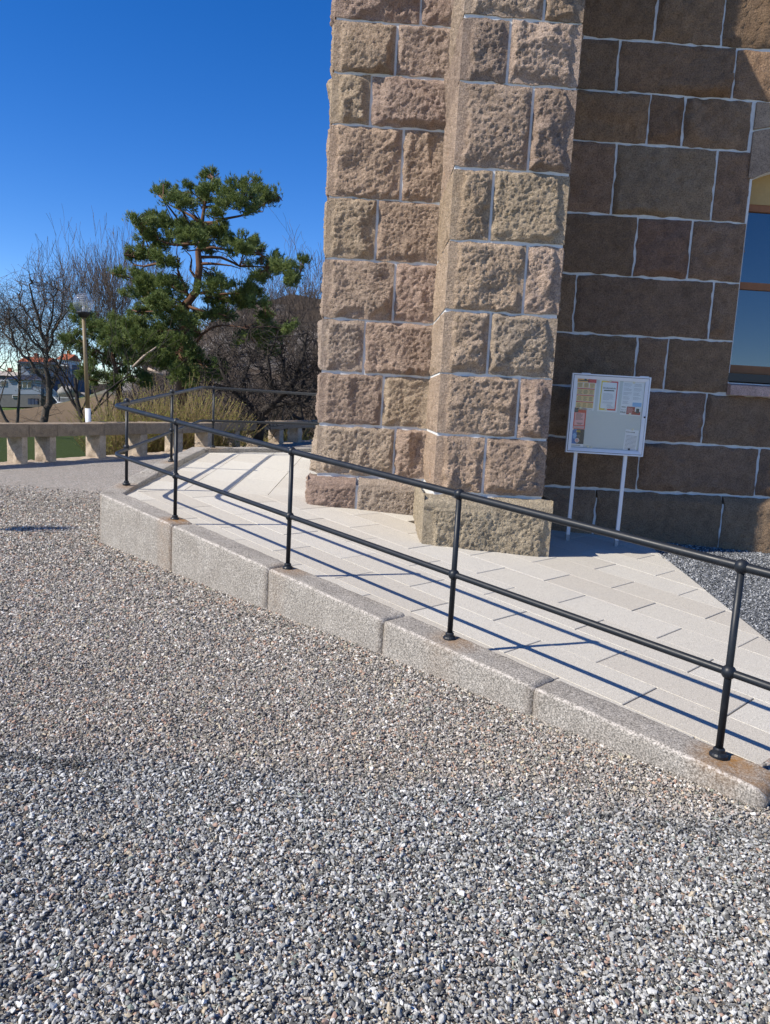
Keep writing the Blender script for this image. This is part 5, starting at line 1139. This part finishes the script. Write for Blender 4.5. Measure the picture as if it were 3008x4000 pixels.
slab('flat_roof', [(66, 1418, 1.5), (218, 1424, 1.5), (218, 1416, 1.5), (66, 1411, 1.5)], 9, M_HROOF); slab('roof_fascia', [(192, 1424, 3.0), (262, 1431, 3.0), (262, 1427, 3.0), (192, 1418, 3.0)], 9.6, M_WHITE)
def win(x0, y0, x1, y1, d, n=1, parent=HOUSE):
    for k in range(n):
        a = x0 + (x1 - x0) * k / n + (.8 if n > 1 else 0); b = x0 + (x1 - x0) * (k + 1) / n - (.8 if n > 1 else 0); w = slab('house_window', rect(a, y0, b, y1, d - .10), .2, M_WHITE, parent); slab('pane', rect(a + 1.4, y0 + 1.6, b - 1.4, y1 - 1.6, d - .14), .1, M_HGL, w).location = (0, 0, 0)
win(68, 1490, 124, 1516, 0, 3); win(118, 1439, 177, 1462, 2.5, 3); win(-22, 1486, 26, 1509, 0, 2); win(48, 1543, 70, 1554, 0)
slab('house_door', rect(226, 1500, 238, 1545, 3.3), .1, M_HGL); win(176, 1494, 200, 1505, 3.4, 1); win(244, 1440, 256, 1452, 3.4, 1)
# stair and deck
STR = slab('stair_landing', rect(171, 1541, 205, 1546, .8), 2.5, M_WHITE)
for k in range(8): slab('baluster', rect(173 + k * 4, 1517, 174.4 + k * 4, 1541, .8), .06, M_WHITE)
slab('handrail', rect(171, 1515, 205, 1518.5, .78), .1, M_WHITE)
slab('stair_rail', [(204, 1519, .8), (204, 1516, .8), (230, 1543, .8), (230, 1546, .8)], .1, M_WHITE); slab('stair_string', [(203, 1545, .8), (205, 1541, .8), (229, 1571, .8), (226, 1573, .8)], .9, M_WHITE)
for k in range(5): slab('baluster', rect(207 + k * 5, 1522 + k * 5, 208.4 + k * 5, 1546 + k * 5.4, .8), .06, M_WHITE)
for k in range(4): slab('step', rect(222 - k * 4, 1570 + k * 5, 240 - k * 3, 1573 + k * 5, -.5 - k * .4), .9, M_WHITE)
DK = slab('deck', [(234, 1577, -.6), (299, 1582, -.6), (299, 1577, -.6), (234, 1572, -.6)], 4, M_DECK); slab('deck_rail', [(234, 1553, -.6), (299, 1557, -.6), (299, 1554, -.6), (234, 1550, -.6)], .12, M_DECK)
for k in range(14): slab('baluster', [(235 + k * 4.8, 1573 + k * .4, -.6), (236.6 + k * 4.8, 1573 + k * .4, -.6), (236.6 + k * 4.8, 1553 + k * .3, -.6), (235 + k * 4.8, 1553 + k * .3, -.6)], .06, M_DECK)
for k, x in enumerate((114, 127, 140)):
    B_ = empty('wheelie_bin', HP(x + 4, 1580, -1.2)); tag(B_, 'dark blue wheelie bin by the house foundation, ' + ('first from the budding bush side', 'middle of three', 'next to the stair')[k], 'bin', 'bins by the house')
    L_ = lambda a, b, d: HP(a, b, d) - B_.location
    MB().box((-.26, -.3, 0), (.26, .3, 1.0)).build('bin_body', M_HROOF, B_); MB().box((-.28, -.33, 1.0), (.28, .33, 1.07)).build('lid', M_BLACK, B_); [MB().tube([(sx_ * .2 - .03, .3, .1), (sx_ * .2 + .03, .3, .1)], .1, 10).build('wheel', M_BLACK, B_) for sx_ in (-1, 1)]
bc = HP(268, 1532, 1.5); boulder(bc, (1.9, 1.6, 1.15), 4, 'large grey boulder beside the house deck'); boulder(HP(320, 1552, 3), (1.6, 1.4, .8), 5, 'low grey rock outcrop to the side of the deck', (.33, .31, .29))
def far_house(name, label, x0, x1, ye, yr, yb, Y, wall, roof):
    c = at((x0 + x1) / 2, yb, Y); T = empty(name, c); tag(T, label, 'house', 'far houses'); r = lambda x, y, d=0: at(x, y, Y + d) - c; m = MB()
    a, b = r(x0, yb), r(x1, yb); h = (r(x0, ye) - a).z; m.box((a.x, 0, a.z - 2), (b.x, 8, a.z + h)); m.build('wall', wall, T)
    e0, e1 = r(x0, ye), r(x1, ye); rz = r(x0, yr).z; m = MB(); o_ = .4
    m.add([(e0.x - o_, -o_, e0.z - .1), (e1.x + o_, -o_, e0.z - .1), (e1.x + o_, 4, rz), (e0.x - o_, 4, rz), (e0.x - o_, 8 + o_, e0.z - .1), (e1.x + o_, 8 + o_, e0.z - .1)], [(0, 1, 2, 3), (3, 2, 5, 4), (0, 3, 4), (1, 5, 2), (0, 4, 5, 1)]); m.build('roof', roof, T)
    MB().box((e0.x + .3 * (e1.x - e0.x), 3.6, rz - .5), (e0.x + .3 * (e1.x - e0.x) + .7, 4.4, rz + .8)).build('chimney', M_TILE, T)
far_house('red_roofed_house', 'house with a red tiled roof and white gable behind the blue-grey house', 72, 172, 1414, 1388, 1450, 165, M_WHITE, M_TILE)
far_house('red_roofed_house', 'small orange-roofed house partly hidden by bare branches', 226, 262, 1402, 1378, 1440, 190, M_WHITE, M_TILE)
far_house('flat_beige_house', 'low house with a beige roof at the far edge of the meadow', -40, 76, 1462, 1446, 1482, 160, M_BASE, plain('beige_roofing', (.38, .34, .29), .9))
